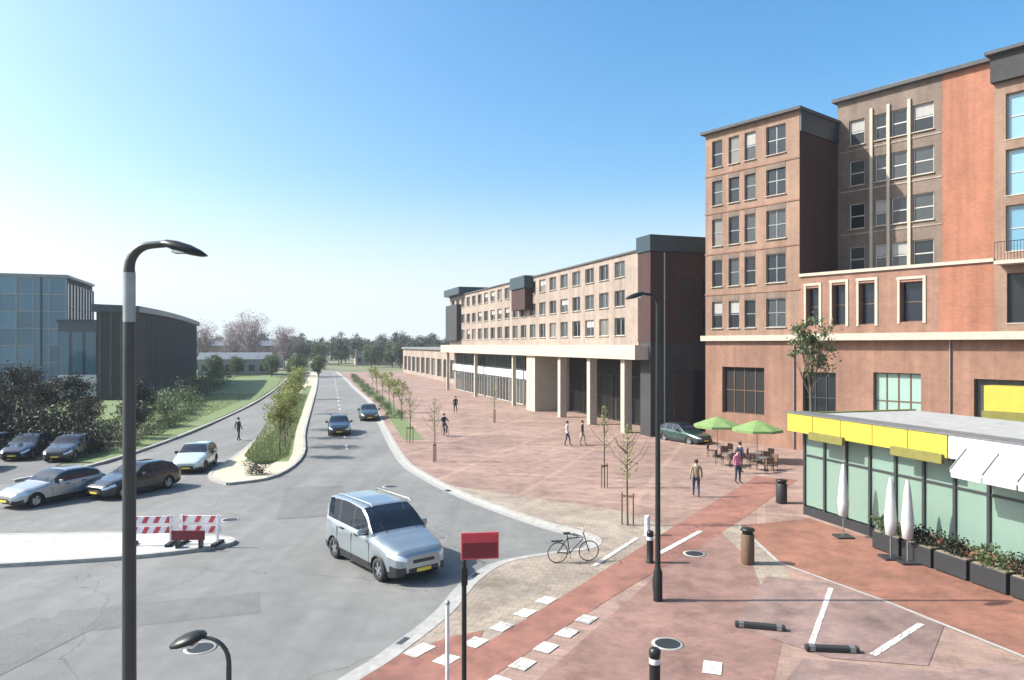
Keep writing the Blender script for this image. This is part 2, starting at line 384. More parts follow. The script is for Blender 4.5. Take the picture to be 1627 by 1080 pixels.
sheet('service_bay', [(5.6, 18.3), (7.8, 22.2), (9.4, 21.6), (11.0, 18.4), (9.2, 16.0), (7.2, 16.4)], .112, 'pink_paving')
sheet('front_pavement', [(3.6, 12.4), (6.6, 16.4), (9.4, 15.7), (11.6, 16.2), (13.8, 9.2), (4, 9)], .104, 'pink_paving')
for k in range(-1, 4):
    for n, t0, dt in ((1.05, .94, 1.13), (-.52, .55, 1.04)):
        c = Vector(P2(po, pd, t0+k*dt, n)); a = math.atan2(pd[1], pd[0])
        m = Matrix.Translation((c.x, c.y, 0)) @ Matrix.Rotation(a, 4, 'Z')
        o = MB().box(-.27, .27, -.21, .21, .117, .121, m).obj('road_marking', 'white_paint_road'); tag(o, kind='structure')
def line(a, b, wd=.13, z=.117, mat='white_paint_road'):
    a = Vector(a); b = Vector(b); d = b-a; an = math.atan2(d.y, d.x)
    m = Matrix.Translation((a.x, a.y, 0)) @ Matrix.Rotation(an, 4, 'Z')
    return tag(MB().box(0, d.length, -wd/2, wd/2, z, z+.004, m).obj('road_marking', mat), kind='structure')
line((9.3, 21.1), (6.95, 16.9)); line((10.4, 18.4), (8.25, 16.55), .16)
line((5.0, 24.6), (7.2, 27.6), .2); line((2.6, 23.2), (4.6, 26.6), .16); line((-2.35, 16.5), (-1.95, 17.1), .4, .121)
line((4.3, 15.6), (4.5, 16.2), .4)
# lane dashes along the main road
for k in range(24):
    y = 50 + k*6
    def cx(y): return -10.4 - (y-46)*.253
    line((cx(y), y), (cx(y+2.2), y+2.2), .14, .006)
# pale traffic island at the left with its kerb
isl = smoothline([(-60, 19.5), (-30, 21.6), (-20, 22.9), (-13.5, 24.2), (-10.6, 25.5), (-10.2, 26.4), (-11.4, 27.0), (-14, 27.4), (-20, 27.0), (-30, 26.2), (-60, 24.5)])
slab('traffic_island', isl, -.02, .12, 'pale_paving')
ribbon('kerb', isl, .2, 0, .13, 'kerb_stone')
# median with grass
med = smoothline([(-14.6, 37.2), (-12.9, 39.5), (-13.6, 47), (-17.2, 60), (-24.3, 88), (-34, 126), (-51, 190), (-52.5, 190), (-36.4, 126), (-27.6, 88), (-20.5, 60), (-17.8, 47), (-16.6, 39.8), (-14.6, 37.2)], 4)[:-1]
slab('median', med, -.02, .12, 'sand')
ribbon('kerb', med+[med[0]], .2, 0, .13, 'kerb_stone')
med2 = [(-13.6, 44), (-14.4, 47.5), (-17.9, 60), (-25.1, 88), (-34.8, 126), (-35.7, 126), (-26.7, 88), (-19.8, 60), (-17.1, 47.5), (-16.3, 44)]
sheet('grass_strip', med2, .124, 'lawn')
# bank and lawn left of the left carriageway
sheet('lawn', [(-25.0, 44), (-26.8, 60), (-32.3, 90), (-42, 130), (-60, 190), (-120, 190), (-90, 90), (-60, 52), (-34, 47)], .03, 'lawn')
sheet('car_park', [(-25.5, 37.5), (-28, 46), (-60, 50), (-130, 60), (-130, 38), (-45, 37)], .006, 'asphalt_dark')
ribbon('kerb', smoothline([(-26.2, 38), (-24.9, 44), (-26.5, 60), (-32, 90), (-41.6, 130), (-60, 200)]), .25, 0, .14, 'kerb_stone')
ribbon('verge', [(p[0]+1.6, p[1]) for p in kerb if 52 < p[1] < 150], 1.5, .104, .11, 'lawn')

for i, (x, y, sx, sy, a) in enumerate(((-9.5, 19.5, 2.6, .9, .3), (-12.5, 14.5, 1.1, 4.5, -.2), (-9.2, 33.5, 1.4, 3.4, .25), (-4.2, 28.5, .8, 2.2, .5), (-22, 18.0, 3.2, 1.0, .1))):
    m = Matrix.Translation((x, y, 0)) @ Matrix.Rotation(a, 4, 'Z'); tag(MB().add([m @ Vector(c) for c in ((-sx, -sy, .004+i*.003), (sx, -sy*.95, .004+i*.003), (sx*.97, sy, .004+i*.003), (-sx, sy, .004+i*.003))], [(0, 1, 2, 3)]).obj('road_patch', 'asphalt_dark'), kind='structure')
for i, (x, y, z) in enumerate(((-7.4, 17.2, .0), (-11.6, 29.8, 0), (-6.2, 36.8, 0), (3.7, 17.2, .1), (6.2, 24.6, .106))):
    o = empty('manhole_cover', (x, y, z), 0, ['round manhole cover on the road left of the red sign', 'round manhole cover on the road just behind the island tip', 'round manhole cover on the road beyond the van', 'round manhole cover on the rosy paving at the bottom', 'round manhole cover on the rosy paving before the brown bin'][i], 'manhole cover')
    MB().lathe([(.38, 0), (.38, .008), (.31, .009)], 24).obj('rim', 'concrete', o); MB().lathe([(.3, 0), (.3, .012)], 24).obj('lid', 'trim_black', o)
for i, k in enumerate((40, 52, 64, 76, 88)):
    if k < len(kerb)-1:
        a = Vector(kerb[k]); b = Vector(kerb[k+1]); d = (b-a).normalized(); nn_ = Vector((d.y, -d.x)); c = a+nn_*.28
        o = empty('drain', (c.x, c.y, .004), math.atan2(d.y, d.x), ['%s gully grate along the kerb from the far end' % ['first', 'second', 'third', 'fourth', 'fifth'][i]][0], 'drain')
        MB().box(-.22, .22, -.14, .14, 0, .012).obj('frame', 'grey_metal', o)
        for q in range(5): MB().box(-.18+q*.08, -.15+q*.08, -.11, .11, .012, .02).obj('bar', 'dark_metal', o)
# ------------------------------------------------------------------ facades
def facade(mb, s0, s1, z0, z1, y, ops, dp=.22):
    xs = sorted({s0, s1} | {v for o in ops for v in o[:2]}); zs = sorted({z0, z1} | {v for o in ops for v in o[2:]})
    idx = {}; 
    def vid(x, z):
        if (x, z) not in idx: idx[(x, z)] = len(vs); vs.append((x, y, z))
        return idx[(x, z)]
    vs = []; fs = []
    for a in range(len(xs)-1):
        for b in range(len(zs)-1):
            cx, cz = (xs[a]+xs[a+1])/2, (zs[b]+zs[b+1])/2
            if any(o[0] < cx < o[1] and o[2] < cz < o[3] for o in ops): continue
            fs.append((vid(xs[a], zs[b]), vid(xs[a+1], zs[b]), vid(xs[a+1], zs[b+1]), vid(xs[a], zs[b+1])))
    mb.add(vs, fs)
    for a, b, c, d in ops:
        vs = [(a, y, c), (b, y, c), (b, y, d), (a, y, d), (a, y+dp, c), (b, y+dp, c), (b, y+dp, d), (a, y+dp, d)]
        mb.add(vs, [(0, 4, 5, 1), (1, 5, 6, 2), (2, 6, 7, 3), (3, 7, 4, 0)])
_wc = {}
def window(parent, x0, x1, z0, z1, y, nx=2, nz=1, frame='frame_pale', glass='window_glass', dp=.22, sill=True, blind=.3, name='window', fw=.06, noblind=False):
    W, H = round(x1-x0, 3), round(z1-z0, 3); key = (W, H, nx, nz, frame, glass, fw)
    if key not in _wc:
        f = MB()
        f.box(0, W, -.04, .04, 0, fw); f.box(0, W, -.04, .04, H-fw, H); f.box(0, fw, -.04, .04, fw, H-fw); f.box(W-fw, W, -.04, .04, fw, H-fw)
        for i in range(1, nx): f.box(W*i/nx-fw/2, W*i/nx+fw/2, -.035, .035, fw, H-fw)
        for i in range(1, nz): f.box(fw, W-fw, -.03, .03, H*i/nz-fw/2, H*i/nz+fw/2)
        g = MB().add([(fw, .01, fw), (W-fw, .01, fw), (W-fw, .01, H-fw), (fw, .01, H-fw)], [(0, 1, 2, 3)])
        sl = MB().box(-.05, W+.05, -.28, -.02, -.05, -.003)
        bl = MB().box(fw, W-fw, -.005, .003, H*.55, H-fw)
        _wc[key] = [f.mesh('window', frame), g.mesh('pane', glass), sl.mesh('sill', 'cream_stone'), bl.mesh('blind', 'blind_fabric')]
    c = _wc[key]
    o = inst(name, c[0], parent, (x0, y+dp-.05, z0)); inst('pane', c[1], o)
    if sill: inst('sill', c[2], o)
    if not noblind and random.random() < blind: inst('blind', c[3], o)
    return o

# big brick building at the right ------------------------------------------
big = empty('apartment_building', (14.7, 55, 0), math.atan2(-.785, .62), 'tall pinkish brick apartment building with a shaded recess, at the right edge', 'building')
FL = [8.25, 11.35, 14.4, 17.45, 20.3]
def big_wall():
    ops = []; wins = []
    # left tower front
    for zi, z in enumerate(FL):
        h = 2.0
        for a, b in ((.6, 1.5), (2.05, 2.95), (3.4, 4.3), (5.15, 6.65)):
            ops.append((a, b, z+.2, z+.2+h))
            wins.append((a, b, z+.2, z+.2+h, 0, 1 if b-a < 1 else 2, 2))
    low = [(1.5, 4.9, 2.2, 5.4)]
    m = MB(); facade(m, 0, 7.67, 7.9, 23.1, 0, ops)
    m.obj('wall', 'beige_brick', big)
    m = MB(); m.add([(0, 0, 0), (0, 9, 0), (0, 9, 23.1), (0, 0, 23.1)], [(0, 3, 2, 1)]); m.obj('wall', 'beige_brick', big)
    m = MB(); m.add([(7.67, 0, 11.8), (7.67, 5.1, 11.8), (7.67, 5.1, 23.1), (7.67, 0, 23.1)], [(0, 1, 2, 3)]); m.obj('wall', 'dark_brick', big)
    m = MB(); m.box(.24, 7.42, .24, 9, 7.52, 23.05); m.box(.24, 7.42, .4, 9, 0, 7.5); m.obj('core', 'interior_wall', big)
    # lower two storeys across everything
    lowops = [(1.5, 5.0, 2.2, 5.6), (7.9, 10.2, .3, 5.4), (12.6, 15.4, .3, 5.5), (18.2, 22.6, .3, 5.3), (24, 27, .3, 5.3)]
    m = MB(); facade(m, 0, 28, 0, 7.5, 0, lowops, .35); m.obj('wall', 'rose_brick', big)
    m = MB(); m.box(-.25, 7.55, -.3, .02, 7.503, 7.897); m.box(7.55, 28, -.6, .02, 7.503, 7.94); m.obj('cornice', 'cream_stone', big)
    window(big, 1.5, 5.0, 2.2, 5.6, 0, 4, 2, 'brown_wood', 'black_interior', dp=.34, blind=0)
    window(big, 7.9, 10.2, .3, 5.4, 0, 3, 3, 'frame_dark', 'window_glass', dp=.34, sill=False, blind=0)
    window(big, 12.6, 15.4, .3, 5.5, 0, 4, 3, 'brown_wood', 'green_glass', dp=.34, sill=False, blind=0)
    window(big, 18.2, 22.6, .3, 5.3, 0, 4, 2, 'frame_dark', dp=.34, sill=False, blind=0)
    window(big, 24, 27, .3, 5.3, 0, 4, 2, 'frame_dark', dp=.34, sill=False, blind=0)
    # third storey of podium
    pops = [(8.15, 9.05, 8.5, 11.0), (9.95, 10.85, 8.5, 11.1), (11.7, 12.7, 8.5, 11.1), (14.2, 15.5, 8.6, 11.0)]
    m = MB(); facade(m, 7.67, 16.4, 7.945, 11.8, 0, pops, .5); m.obj('wall', 'rose_brick', big)
    m = MB(); facade(m, 16.4, 19.2, 7.945, 11.8, 0, [], .3); m.obj('wall', 'red_brick', big)
    for p in pops:
        window(big, *p, 0, 1, 2, 'brown_wood', 'car_glass', dp=.46, blind=0)
        m = MB(); m.box(p[0]-.14, p[0]-.004, -.05, .02, p[2]-.1, p[3]+.15); m.box(p[1]+.004, p[1]+.18, -.05, .02, p[2]-.1, p[3]+.15); m.box(p[0]-.18, p[1]+.18, -.06, .02, p[3]+.152, p[3]+.32)
        m.obj('surround', 'cream_stone', big)
    m = MB(); m.box(7.67, 19.2, -.12, .3, 11.803, 12.0); m.obj('coping', 'cream_stone', big)
    m = MB(); m.box(7.72, 27.9, .36, 12, 0.02, 7.4); m.box(7.72, 19.15, .52, 9, 7.41, 11.78); m.obj('core', 'interior_wall', big)
    m = MB(); m.add([(7.67, .3, 11.79), (19.2, .3, 11.79), (19.2, 5.1, 11.79), (7.67, 5.1, 11.79)], [(0, 1, 2, 3)]); m.obj('terrace', 'concrete', big)
    # set back wall
    Y = 5.1; rops = []; rw = []
    for z in FL[1:]+[]:
        for a, b in ((8.5, 9.6), (10.3, 11.1), (11.4, 12.45), (12.8, 14.1)):
            rops.append((a, b, z+.9, z+2.7)); rw.append((a, b, z+.9, z+2.7))
    rops = [(a, b, c+.1, d+.1) for a, b, c, d in rops]
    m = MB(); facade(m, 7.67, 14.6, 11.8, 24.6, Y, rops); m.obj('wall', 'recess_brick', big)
    for a, b, c, d in rops: window(big, a, b, c, d, Y, 1, 2, 'frame_pale', fw=.08, blind=.2)
    m = MB()
    for x in (10.1, 11.25, 12.6): m.box(x-.1, x+.1, Y-.12, Y-.005, 12.0, 23.6)
    m.obj('pilaster', 'cream_stone', big)
    rops2 = [(17.4, 18.3, z+.95, z+2.5) for z in FL[1:]]
    m = MB(); facade(m, 14.6, 19.2, 11.8, 24.6, Y, []); m.obj('wall', 'red_brick', big)
    m = MB(); m.box(7.7, 19.2, Y+.24, 13, 11.8, 24.5); m.obj('core', 'interior_wall', big)
    m = MB(); m.box(7.4, 19.5, Y-.35, 13.2, 24.603, 24.85); m.obj('roof', 'roof_felt', big)
    m = MB(); m.box(-.25, 7.9, -.35, 9.3, 23.103, 23.3); m.obj('roof', 'roof_felt', big)
    m = MB(); m.box(7.673, 7.78, .02, 5.08, 21.7, 23.1); m.obj('fascia', 'roof_teal', big)
    # roof clutter
    m = MB(); m.box(2, 3.4, 3, 4.6, 23.3, 24.3); m.box(10, 12.5, 8, 10, 24.85, 26); m.obj('roof_plant', 'grey_metal', big)
    # right tower
    gop = [(19.75, 22.3, z+.15, z+2.65) for z in FL[1:4]] + [(22.9, 25.5, z+.15, z+2.65) for z in FL[1:4]]
    gop = [(a, b, c+.8, d+.8) for a, b, c, d in gop]
    dk = [(19.8, 22.2, 8.4, 11.1), (23.0, 25.4, 8.4, 11.1)]
    m = MB(); facade(m, 19.2, 28, 7.945, 21.6, 0, gop+dk, .3); m.obj('wall', 'beige_brick', big)
    for o in gop: window(big, *o, 0, 2, 2, 'frame_pale', 'sky_glass', dp=.3, blind=.1)
    for o in dk: window(big, *o, 0, 2, 1, 'frame_dark', dp=.3, blind=0)
    m = MB(); m.add([(19.2, 0, 11.8), (19.2, 5.1, 11.8), (19.2, 5.1, 21.6), (19.2, 0, 21.6)], [(0, 3, 2, 1)]); m.obj('wall', 'beige_brick', big)
    m = MB(); m.box(19.45, 27.9, .32, 11, 7.95, 21.55); m.obj('core', 'interior_wall', big)
    m = MB(); m.box(19.1, 28, -.3, 11, 21.603, 23.1); m.obj('roof_storey', 'slate_brick', big)
    m = MB(); m.box(18.9, 28.2, -.6, 11.2, 23.103, 23.28); m.obj('roof', 'roof_felt', big)
    for x0 in (19.5, 22.7):
        m = MB(); m.box(x0, x0+2.9, -1.0, -.02, 11.55, 11.75); m.obj('balcony', 'cream_stone', big)
        r = MB(); r.box(x0, x0+2.9, -1.0, -.96, 12.72, 12.76)
        for k in range(20): r.box(x0+.03+k*.15, x0+.05+k*.15, -.99, -.97, 11.752, 12.72)
        r.obj('railing', 'dark_metal', big)
    m = MB()
    for z in FL[1:]: MB().box(-.03, 7.7, -.05, -.003, z-.42, z-.3).obj('string_course', 'rose_brick', big)
    for z in FL[2:]: MB().box(7.9, 14.6, 5.06, 5.097, z+.6, z+.7).obj('string_course', 'grey_brick', big)
    for w_ in wins: window(big, *w_[:5], w_[5], w_[6], 'grey_metal', blind=.15)
    for a, b in ((.6, 1.5), (2.05, 2.95), (3.4, 4.3), (5.15, 6.65)):
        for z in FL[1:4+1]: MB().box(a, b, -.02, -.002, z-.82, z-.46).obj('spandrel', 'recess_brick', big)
    # end walls
    m = MB(); m.add([(28, 0, 0), (28, 12, 0), (28, 12, 21.6), (28, 0, 21.6)], [(0, 1, 2, 3)]); m.obj('wall', 'beige_brick', big)
    # shop fascia board, dark shop reveal
    m = MB(); m.box(19.1, 22.7, -1.2, -.02, 3.65, 5.0); m.obj('shop_sign', 'yellow_panel', big)
    m = MB(); m.box(19.0, 22.8, -1.25, -.02, 3.0, 3.645); m.obj('awning_valance', 'olive_fabric', big)
    # downpipes
    for x in (7.3, 17.0):
        m = MB(); m.tube([(x, -.09, .1), (x, -.09, 7.45)], .05, 8); m.obj('downpipe', 'galvanised', big)
big_wall()

# long lower building in the middle ------------------------------------------
LM = 64
mid = empty('shop_building', (-10.0, 116.5, 0), math.atan2(-.946, .325), 'long low apartment block over shops with a pale canopy and dark end wall', 'building')
ops = []
N = 21; st = (LM-1.5)/N
for r_, z in enumerate((8.0, 10.45, 12.9)):
    for k in range(N):
        a = 1.2 + k*st; b = a + 1.85
        ops.append((round(a, 3), round(b, 3), z+.0, z+1.35 if r_ else z+1.5))
m = MB(); facade(m, 0, LM-2.0, 7.2, 14.7, 0, [o for o in ops if o[1] < LM-2.2]); m.obj('wall', 'grey_brick', mid)
for o in ops:
    if o[1] < LM-2.2: window(mid, *o, 0, 2, 1, 'frame_pale', blind=.2)
m = MB(); m.box(LM-2.0, LM, -.1, 7, 7.405, 15.6); m.obj('end_wall', 'dark_brick', mid)
m = MB(); m.box(LM-2.1, LM+.12, -.2, 7.1, 14.5, 15.75); m.obj('parapet', 'roof_teal', mid)
m = MB(); m.box(.1, LM-2.01, .24, 7, 7.4, 14.65); m.box(6, LM-.35, 3.2, 7, 0, 7.39); m.obj('core', 'interior_wall', mid)
m = MB(); m.box(-.1, LM-2.11, -.15, 7.1, 14.703, 14.85); m.obj('roof', 'roof_felt', mid)
m = MB(); m.box(-1, LM-.3, -1.3, 3.0, 6.05, 7.2); m.obj('canopy', 'cream_stone', mid, bevel=.03)
m = MB(); m.box(LM-1.6, LM, -.1, 7, 0, 7.4); m.obj('end_wall', 'slate_brick', mid)
m = MB(); m.box(LM+.002, LM+.05, 1.8, 5.8, .2, 5.2); m.obj('shop_window', 'car_glass', mid)
m = MB(); m.tube([(LM+.07, 1.1, .1), (LM+.07, 1.1, 14.4)], .06, 8); m.obj('downpipe', 'galvanised', mid)
for y in (2.6, 4.6):
    for z in (8.6, 11.2):
        m = MB(); m.box(LM+.002, LM+.03, y, y+.9, z, z+1.4); m.obj('window', 'car_glass', mid)
# dark box bays on the roofline
m = MB(); m.box(33.2, 37.8, -.9, .2, 11.2, 14.7); bb = m.obj('bay', 'dark_brick', mid); m = MB(); m.box(33.0, 38.0, -1.05, .2, 13.6, 14.95); m.obj('bay_cladding', 'roof_teal', bb)
m = MB(); m.box(.0, 7.0, -.7, .2, 7.9, 13.4); m.obj('bay', 'slate_brick', mid); m = MB(); m.box(-.4, 9.0, -.9, 6.9, 14.86, 15.9); m.obj('roof_storey', 'roof_teal', mid)
# arcade columns and recessed shops (near half)
for s in (60.9, 54.4, 47.6):
    m = MB(); m.box(s-.33, s+.33, -.9, -.2, .1, 6.04); m.obj('column', 'cream_stone', mid, bevel=.02)
for s in (39.9,):
    m = MB(); m.box(s-1.3, s+1.3, -1.0, 3.0, .1, 6.04); m.obj('pier', 'cream_stone', mid)
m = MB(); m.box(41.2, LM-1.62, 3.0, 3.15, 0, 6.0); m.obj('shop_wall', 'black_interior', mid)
for k in range(4):
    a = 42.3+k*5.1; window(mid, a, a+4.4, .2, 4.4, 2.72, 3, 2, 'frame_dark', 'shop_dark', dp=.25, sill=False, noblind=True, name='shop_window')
# glazed shop fronts (far half)
for k in range(7):
    a = 2.0+k*5.3; window(mid, a, a+4.9, .15, 3.2, .4, 4, 1, 'frame_pale', 'window_glass', dp=.2, sill=False, noblind=True, name='shop_window', fw=.12)
    window(mid, a, a+4.9, 4.2, 5.9, .4, 4, 1, 'frame_dark', 'window_glass', dp=.2, sill=False, noblind=True, name='clerestory', fw=.12)
m = MB(); m.box(.5, 39.3, .35, .6, 3.22, 4.18); m.obj('shop_sign', 'white_metal', mid)
m = MB(); m.box(.5, 39.3, .62, 3.1, 0, 6.02); m.obj('shop_wall', 'grey_brick', mid)
for k in (0, 2, 4):
    s = 1.5+k*8; m = MB(); m.box(s-.2, s+.2, -.9, -.5, .1, 6.04); m.obj('column', 'cream_stone', mid)

# low building beyond ---------------------------------------------------------
lowb = empty('low_building', (-28.6, 190, 0), math.atan2(-.946, .30), 'low grey flat-roofed hall beyond the shop building', 'building')
ops = [(round(2+k*6.0, 2), round(6.2+k*6.0, 2), .8, 4.4) for k in range(11)]
m = MB(); facade(m, 0, 70, 0, 6.2, 0, ops, .3); m.obj('wall', 'grey_brick', lowb)
for o in ops: window(lowb, *o, 0, 4, 1, 'frame_pale', dp=.3, sill=False, noblind=True)
m = MB(); m.box(.1, 69.9, .31, 12, 0, 6.15); m.obj('core', 'interior_wall', lowb)
m = MB(); m.box(-.3, 70.3, -.4, 12.3, 6.203, 6.7); m.obj('roof', 'galvanised', lowb)
m = MB(); m.box(50, 58, 4, 9, 6.7, 8.6); m.obj('roof_plant', 'grey_metal', lowb)

# teal glass office at far left ------------------------------------------------
off = empty('glass_office', (-67.7, 110, 0), math.atan2(.325, .946), 'teal glass office block with white mullions at the far left', 'building')
# local -x runs left along the front, local y goes away from the camera
def curtain(parent, x0, x1, z0, z1, dx, dz, glass, frame, y=0, side=False):
    nx = max(1, round((x1-x0)/dx)); nz = max(1, round((z1-z0)/dz)); W = (x1-x0)/nx; H = (z1-z0)/nz
    pm = MB().add([(0, 0, 0), (W-.12, 0, 0), (W-.12, 0, H-.12), (0, 0, H-.12)], [(0, 1, 2, 3)]).mesh('pane', glass)
    fr = MB()
    for i in range(nx+1): fr.box(x0+i*W-.06, x0+i*W+.06, -.12, .06, z0, z1)
    for j in range(nz+1):
        for i in range(nx): fr.box(x0+i*W+.06, x0+(i+1)*W-.06, -.07, .06, z0+j*H-.06, z0+j*H+.06)
    rot = (0, 0, R(90)) if side else (0, 0, 0)
    f = inst('curtain_wall', fr.mesh('curtain_wall', frame), parent, (y, 0, 0) if side else (0, y, 0), rot)
    for i in range(nx):
        for j in range(nz): inst('pane', pm, f, (x0+i*W+.06, 0, z0+j*H+.06))
curtain(off, -26, 0, 2.0, 17.4, 2.2, 2.55, 'teal_glass', 'frame_pale', -.05)
curtain(off, 0, 18, 2.0, 16.6, 2.0, 3.6, 'navy_glass', 'roof_teal', .05, True)
m = MB(); m.box(-26, -.07, .1, 18, 0, 17.4); m.obj('core', 'black_interior', off)
m = MB(); m.box(-26.2, .25, -.3, 18.2, 17.45, 17.85); m.obj('roof', 'grey_metal', off)
m = MB(); m.box(-26, .6, -1.8, 0, 1.3, 1.95); m.obj('canopy', 'cream_stone', off)
m = MB(); m.box(-20, -14, 5, 10, 17.85, 19); m.obj('roof_plant', 'grey_metal', off)
m = MB(); m.box(-3.4, -3.2, -.3, -.13, 2, 17.4); m.obj('fin', 'roof_teal', off)

# dark hall with curved roof ---------------------------------------------------
hall = empty('dark_hall', (-49.4, 95, 0), math.atan2(.275, .961), 'dark grey hall with vertical ribs under a gently curved dark roof', 'building')
m = MB(); m.box(-4.6, 0, 0, 55, 0, 11.6); m.obj('wall', 'slate_brick', hall)
rb = MB().box(0, .22, -.11, .11, .4, 11.5).mesh('rib', 'roof_felt')
for k in range(42): inst('rib', rb, hall, (.0, .8+k*1.3, 0))
rb2 = MB().box(-.11, .11, -.2, 0, .4, 11.5).mesh('rib', 'roof_felt')
for k in range(4): inst('rib', rb2, hall, (-.4-k*1.25, 0, 0))
wm = MB().box(.0, .06, 0, 1.0, 0, 1.1).mesh('window', 'sky_glass')
for k in range(12): inst('window', wm, hall, (.001, 2.25+k*2.6, 9.4))
n = 14; vs = []; fs = []
for i in range(n+1):
    t = i/n; yy = -.6+t*56.4; zz = 12.1+.55*math.sin(math.pi*(.12+t*.7))-t*.5
    vs += [(-5.0, yy, zz-.8), (.6, yy, zz-.8), (.6, yy, zz), (-5.0, yy, zz+.2)]
for i in range(n):
    for j in range(4): fs.append((i*4+j, i*4+(j+1) % 4, (i+1)*4+(j+1) % 4, (i+1)*4+j))
fs += [(0, 3, 2, 1), (n*4, n*4+1, n*4+2, n*4+3)]
MB().add(vs, fs).obj('roof', 'roof_teal', hall)
anx = empty('office_annex', (-56.6, 97.5, 0), math.atan2(.275, .961), 'low navy clad annex between the glass office and the dark hall', 'building')
m = MB(); m.box(-4, .8, 0, 12, 0, 10.3); m.obj('wall', 'navy_glass', anx)
m = MB(); m.box(-4.2, 1.0, -.3, 12.2, 10.303, 10.6); m.obj('roof', 'roof_teal', anx)
m = MB()
for k in range(3): m.box(-3.9+k*1.6, -2.7+k*1.6, -.06, -.004, 1, 9)
m.obj('window', 'teal_glass', anx)
m = MB(); m.box(-3.9, .7, -.5, -.07, .3, 3.2); m.obj('porch', 'white_metal', anx)

# pale low house row far along the left ---------------------------------------
for i, (x, y, wd, h, mt, lb) in enumerate([(-66, 172, 16, 3.8, 'concrete', 'long pale low shed behind the green bank'),
        (-83, 225, 22, 7.0, 'grey_brick', 'grey far block just right of the dark hall'), (-50, 262, 13, 5.2, 'cream_stone', 'small cream far house at the end of the road'),
        (-24, 290, 20, 7.6, 'rose_brick', 'rosy far brick house near the end of the low hall')]):
    hs = empty('far_house', (x, y, 0), R(15), lb, 'house')
    m = MB(); m.box(-wd/2, wd/2, 0, 9, 0, h); m.obj('wall', mt, hs)
    m = MB(); m.add([(-wd/2-.3, -.3, h), (wd/2+.3, -.3, h), (wd/2+.3, 9.3, h), (-wd/2-.3, 9.3, h), (-wd/2-.3, 4.5, h+1.6), (wd/2+.3, 4.5, h+1.6)], [(0, 1, 5, 4), (2, 3, 4, 5), (0, 4, 3), (1, 2, 5), (0, 3, 2, 1)]); m.obj('roof', 'grey_metal' if i != 3 else 'roof_felt', hs)
    for k in range(int(wd//2.6)):
        m = MB(); m.box(-wd/2+.8+k*2.6, -wd/2+2.2+k*2.6, -.05, -.004, 1.0, 2.5); m.obj('window', 'window_glass', hs)

# ------------------------------------------------------------------ vegetation
def leafcloud(mb_tones, pts, size, rnd, up=.3):
    vs, fs, tn = mb_tones
    for c, tone in pts:
        n = Vector((rnd.gauss(0, 1), rnd.gauss(0, 1), rnd.gauss(up, 1))).normalized()
        a = n.orthogonal().normalized(); a.rotate(Matrix.Rotation(rnd.random()*6.28, 3, n)); b = n.cross(a)
        s = size*rnd.uniform(.6, 1.3); k = len(vs)
        vs += [c-a*s, c-b*s*.55, c+a*s, c+b*s*.55]; fs.append((k, k+1, k+2, k+3)); tn.append(tone)
def leafmesh(name, data, mat):
    vs, fs, tn = data
    me = bpy.data.meshes.new(name); me.from_pydata([tuple(v) for v in vs], [], fs); me.materials.append(M[mat])
    at = me.attributes.new('tone', 'FLOAT', 'FACE'); at.data.foreach_set('value', tn); return me
def tree_meshes(seed, h, trunk_h, r, nclump, nleaf, size, leafmat, barkmat='bark', tr=.12, squash=1.0, spread=.33, limbs=9):
    rnd = random.Random(seed); mb = MB()
    top = Vector((rnd.uniform(-.2, .2), rnd.uniform(-.2, .2), h*.82))
    tp = [Vector((0, 0, 0)), Vector((rnd.uniform(-.04, .04)*h*.3, 0, trunk_h*.5)), Vector((rnd.uniform(-.1, .1), rnd.uniform(-.1, .1), trunk_h)), (Vector((0, 0, trunk_h))+top)/2, top]
    mb.tube(tp, [tr, tr*.8, tr*.62, tr*.4, tr*.1], 8)
    cz = (trunk_h+h)/2; hz = (h-trunk_h)/2*1.02; data = ([], [], [])
    clumps = []
    for i in range(nclump):
        d = Vector((rnd.gauss(0, 1), rnd.gauss(0, 1), rnd.gauss(0, 1))).normalized()*(rnd.random()**.45)*rnd.uniform(.75, 1.12)
        c = Vector((d.x*r, d.y*r, cz+d.z*hz*squash)); clumps.append((c, rnd.random()))
    for c, _ in clumps[:limbs]:
        s = Vector((0, 0, trunk_h*.75+(c.z-trunk_h*.75)*rnd.uniform(.1, .5)))
        mid_ = (s+c)/2+Vector((0, 0, -.1*h*.1)); mb.tube([s, mid_, c], [tr*.35, tr*.22, tr*.06], 5, False)
        for q in range(3):
            e = c+Vector((rnd.uniform(-1, 1), rnd.uniform(-1, 1), rnd.uniform(0, 1)))*r*.25; mb.tube([mid_, (mid_+e)/2+Vector((0, 0, .05)), e], [tr*.15, tr*.1, tr*.03], 4, False)
    for c, tn in clumps:
        cr = r*spread*rnd.uniform(.6, 1.2); pts = []
        for j in range(nleaf):
            o = Vector((rnd.gauss(0, .5), rnd.gauss(0, .5), rnd.gauss(0, .42)))*cr
            pts.append((c+o, min(1, max(0, tn*.6+rnd.random()*.4))))
        leafcloud(data, pts, size, rnd)
    return mb.mesh('trunk', barkmat), leafmesh('crown', data, leafmat)
def plant_tree(name, ms, x, y, sc_=1, z=0, label='', cat='tree', group=None, sx=1):
    o = empty(name, (x, y, z), random.uniform(0, 6.28), label, cat, group); o.scale = (sc_*sx, sc_*sx, sc_)
    if ms[0]: inst('trunk', ms[0], o)
    inst('crown', ms[1], o); return o
lime = [tree_meshes(11+i, 5.0, 1.5, 1.15, 26, 90, .085, 'leaf_lime', tr=.07, spread=.42) for i in range(3)]
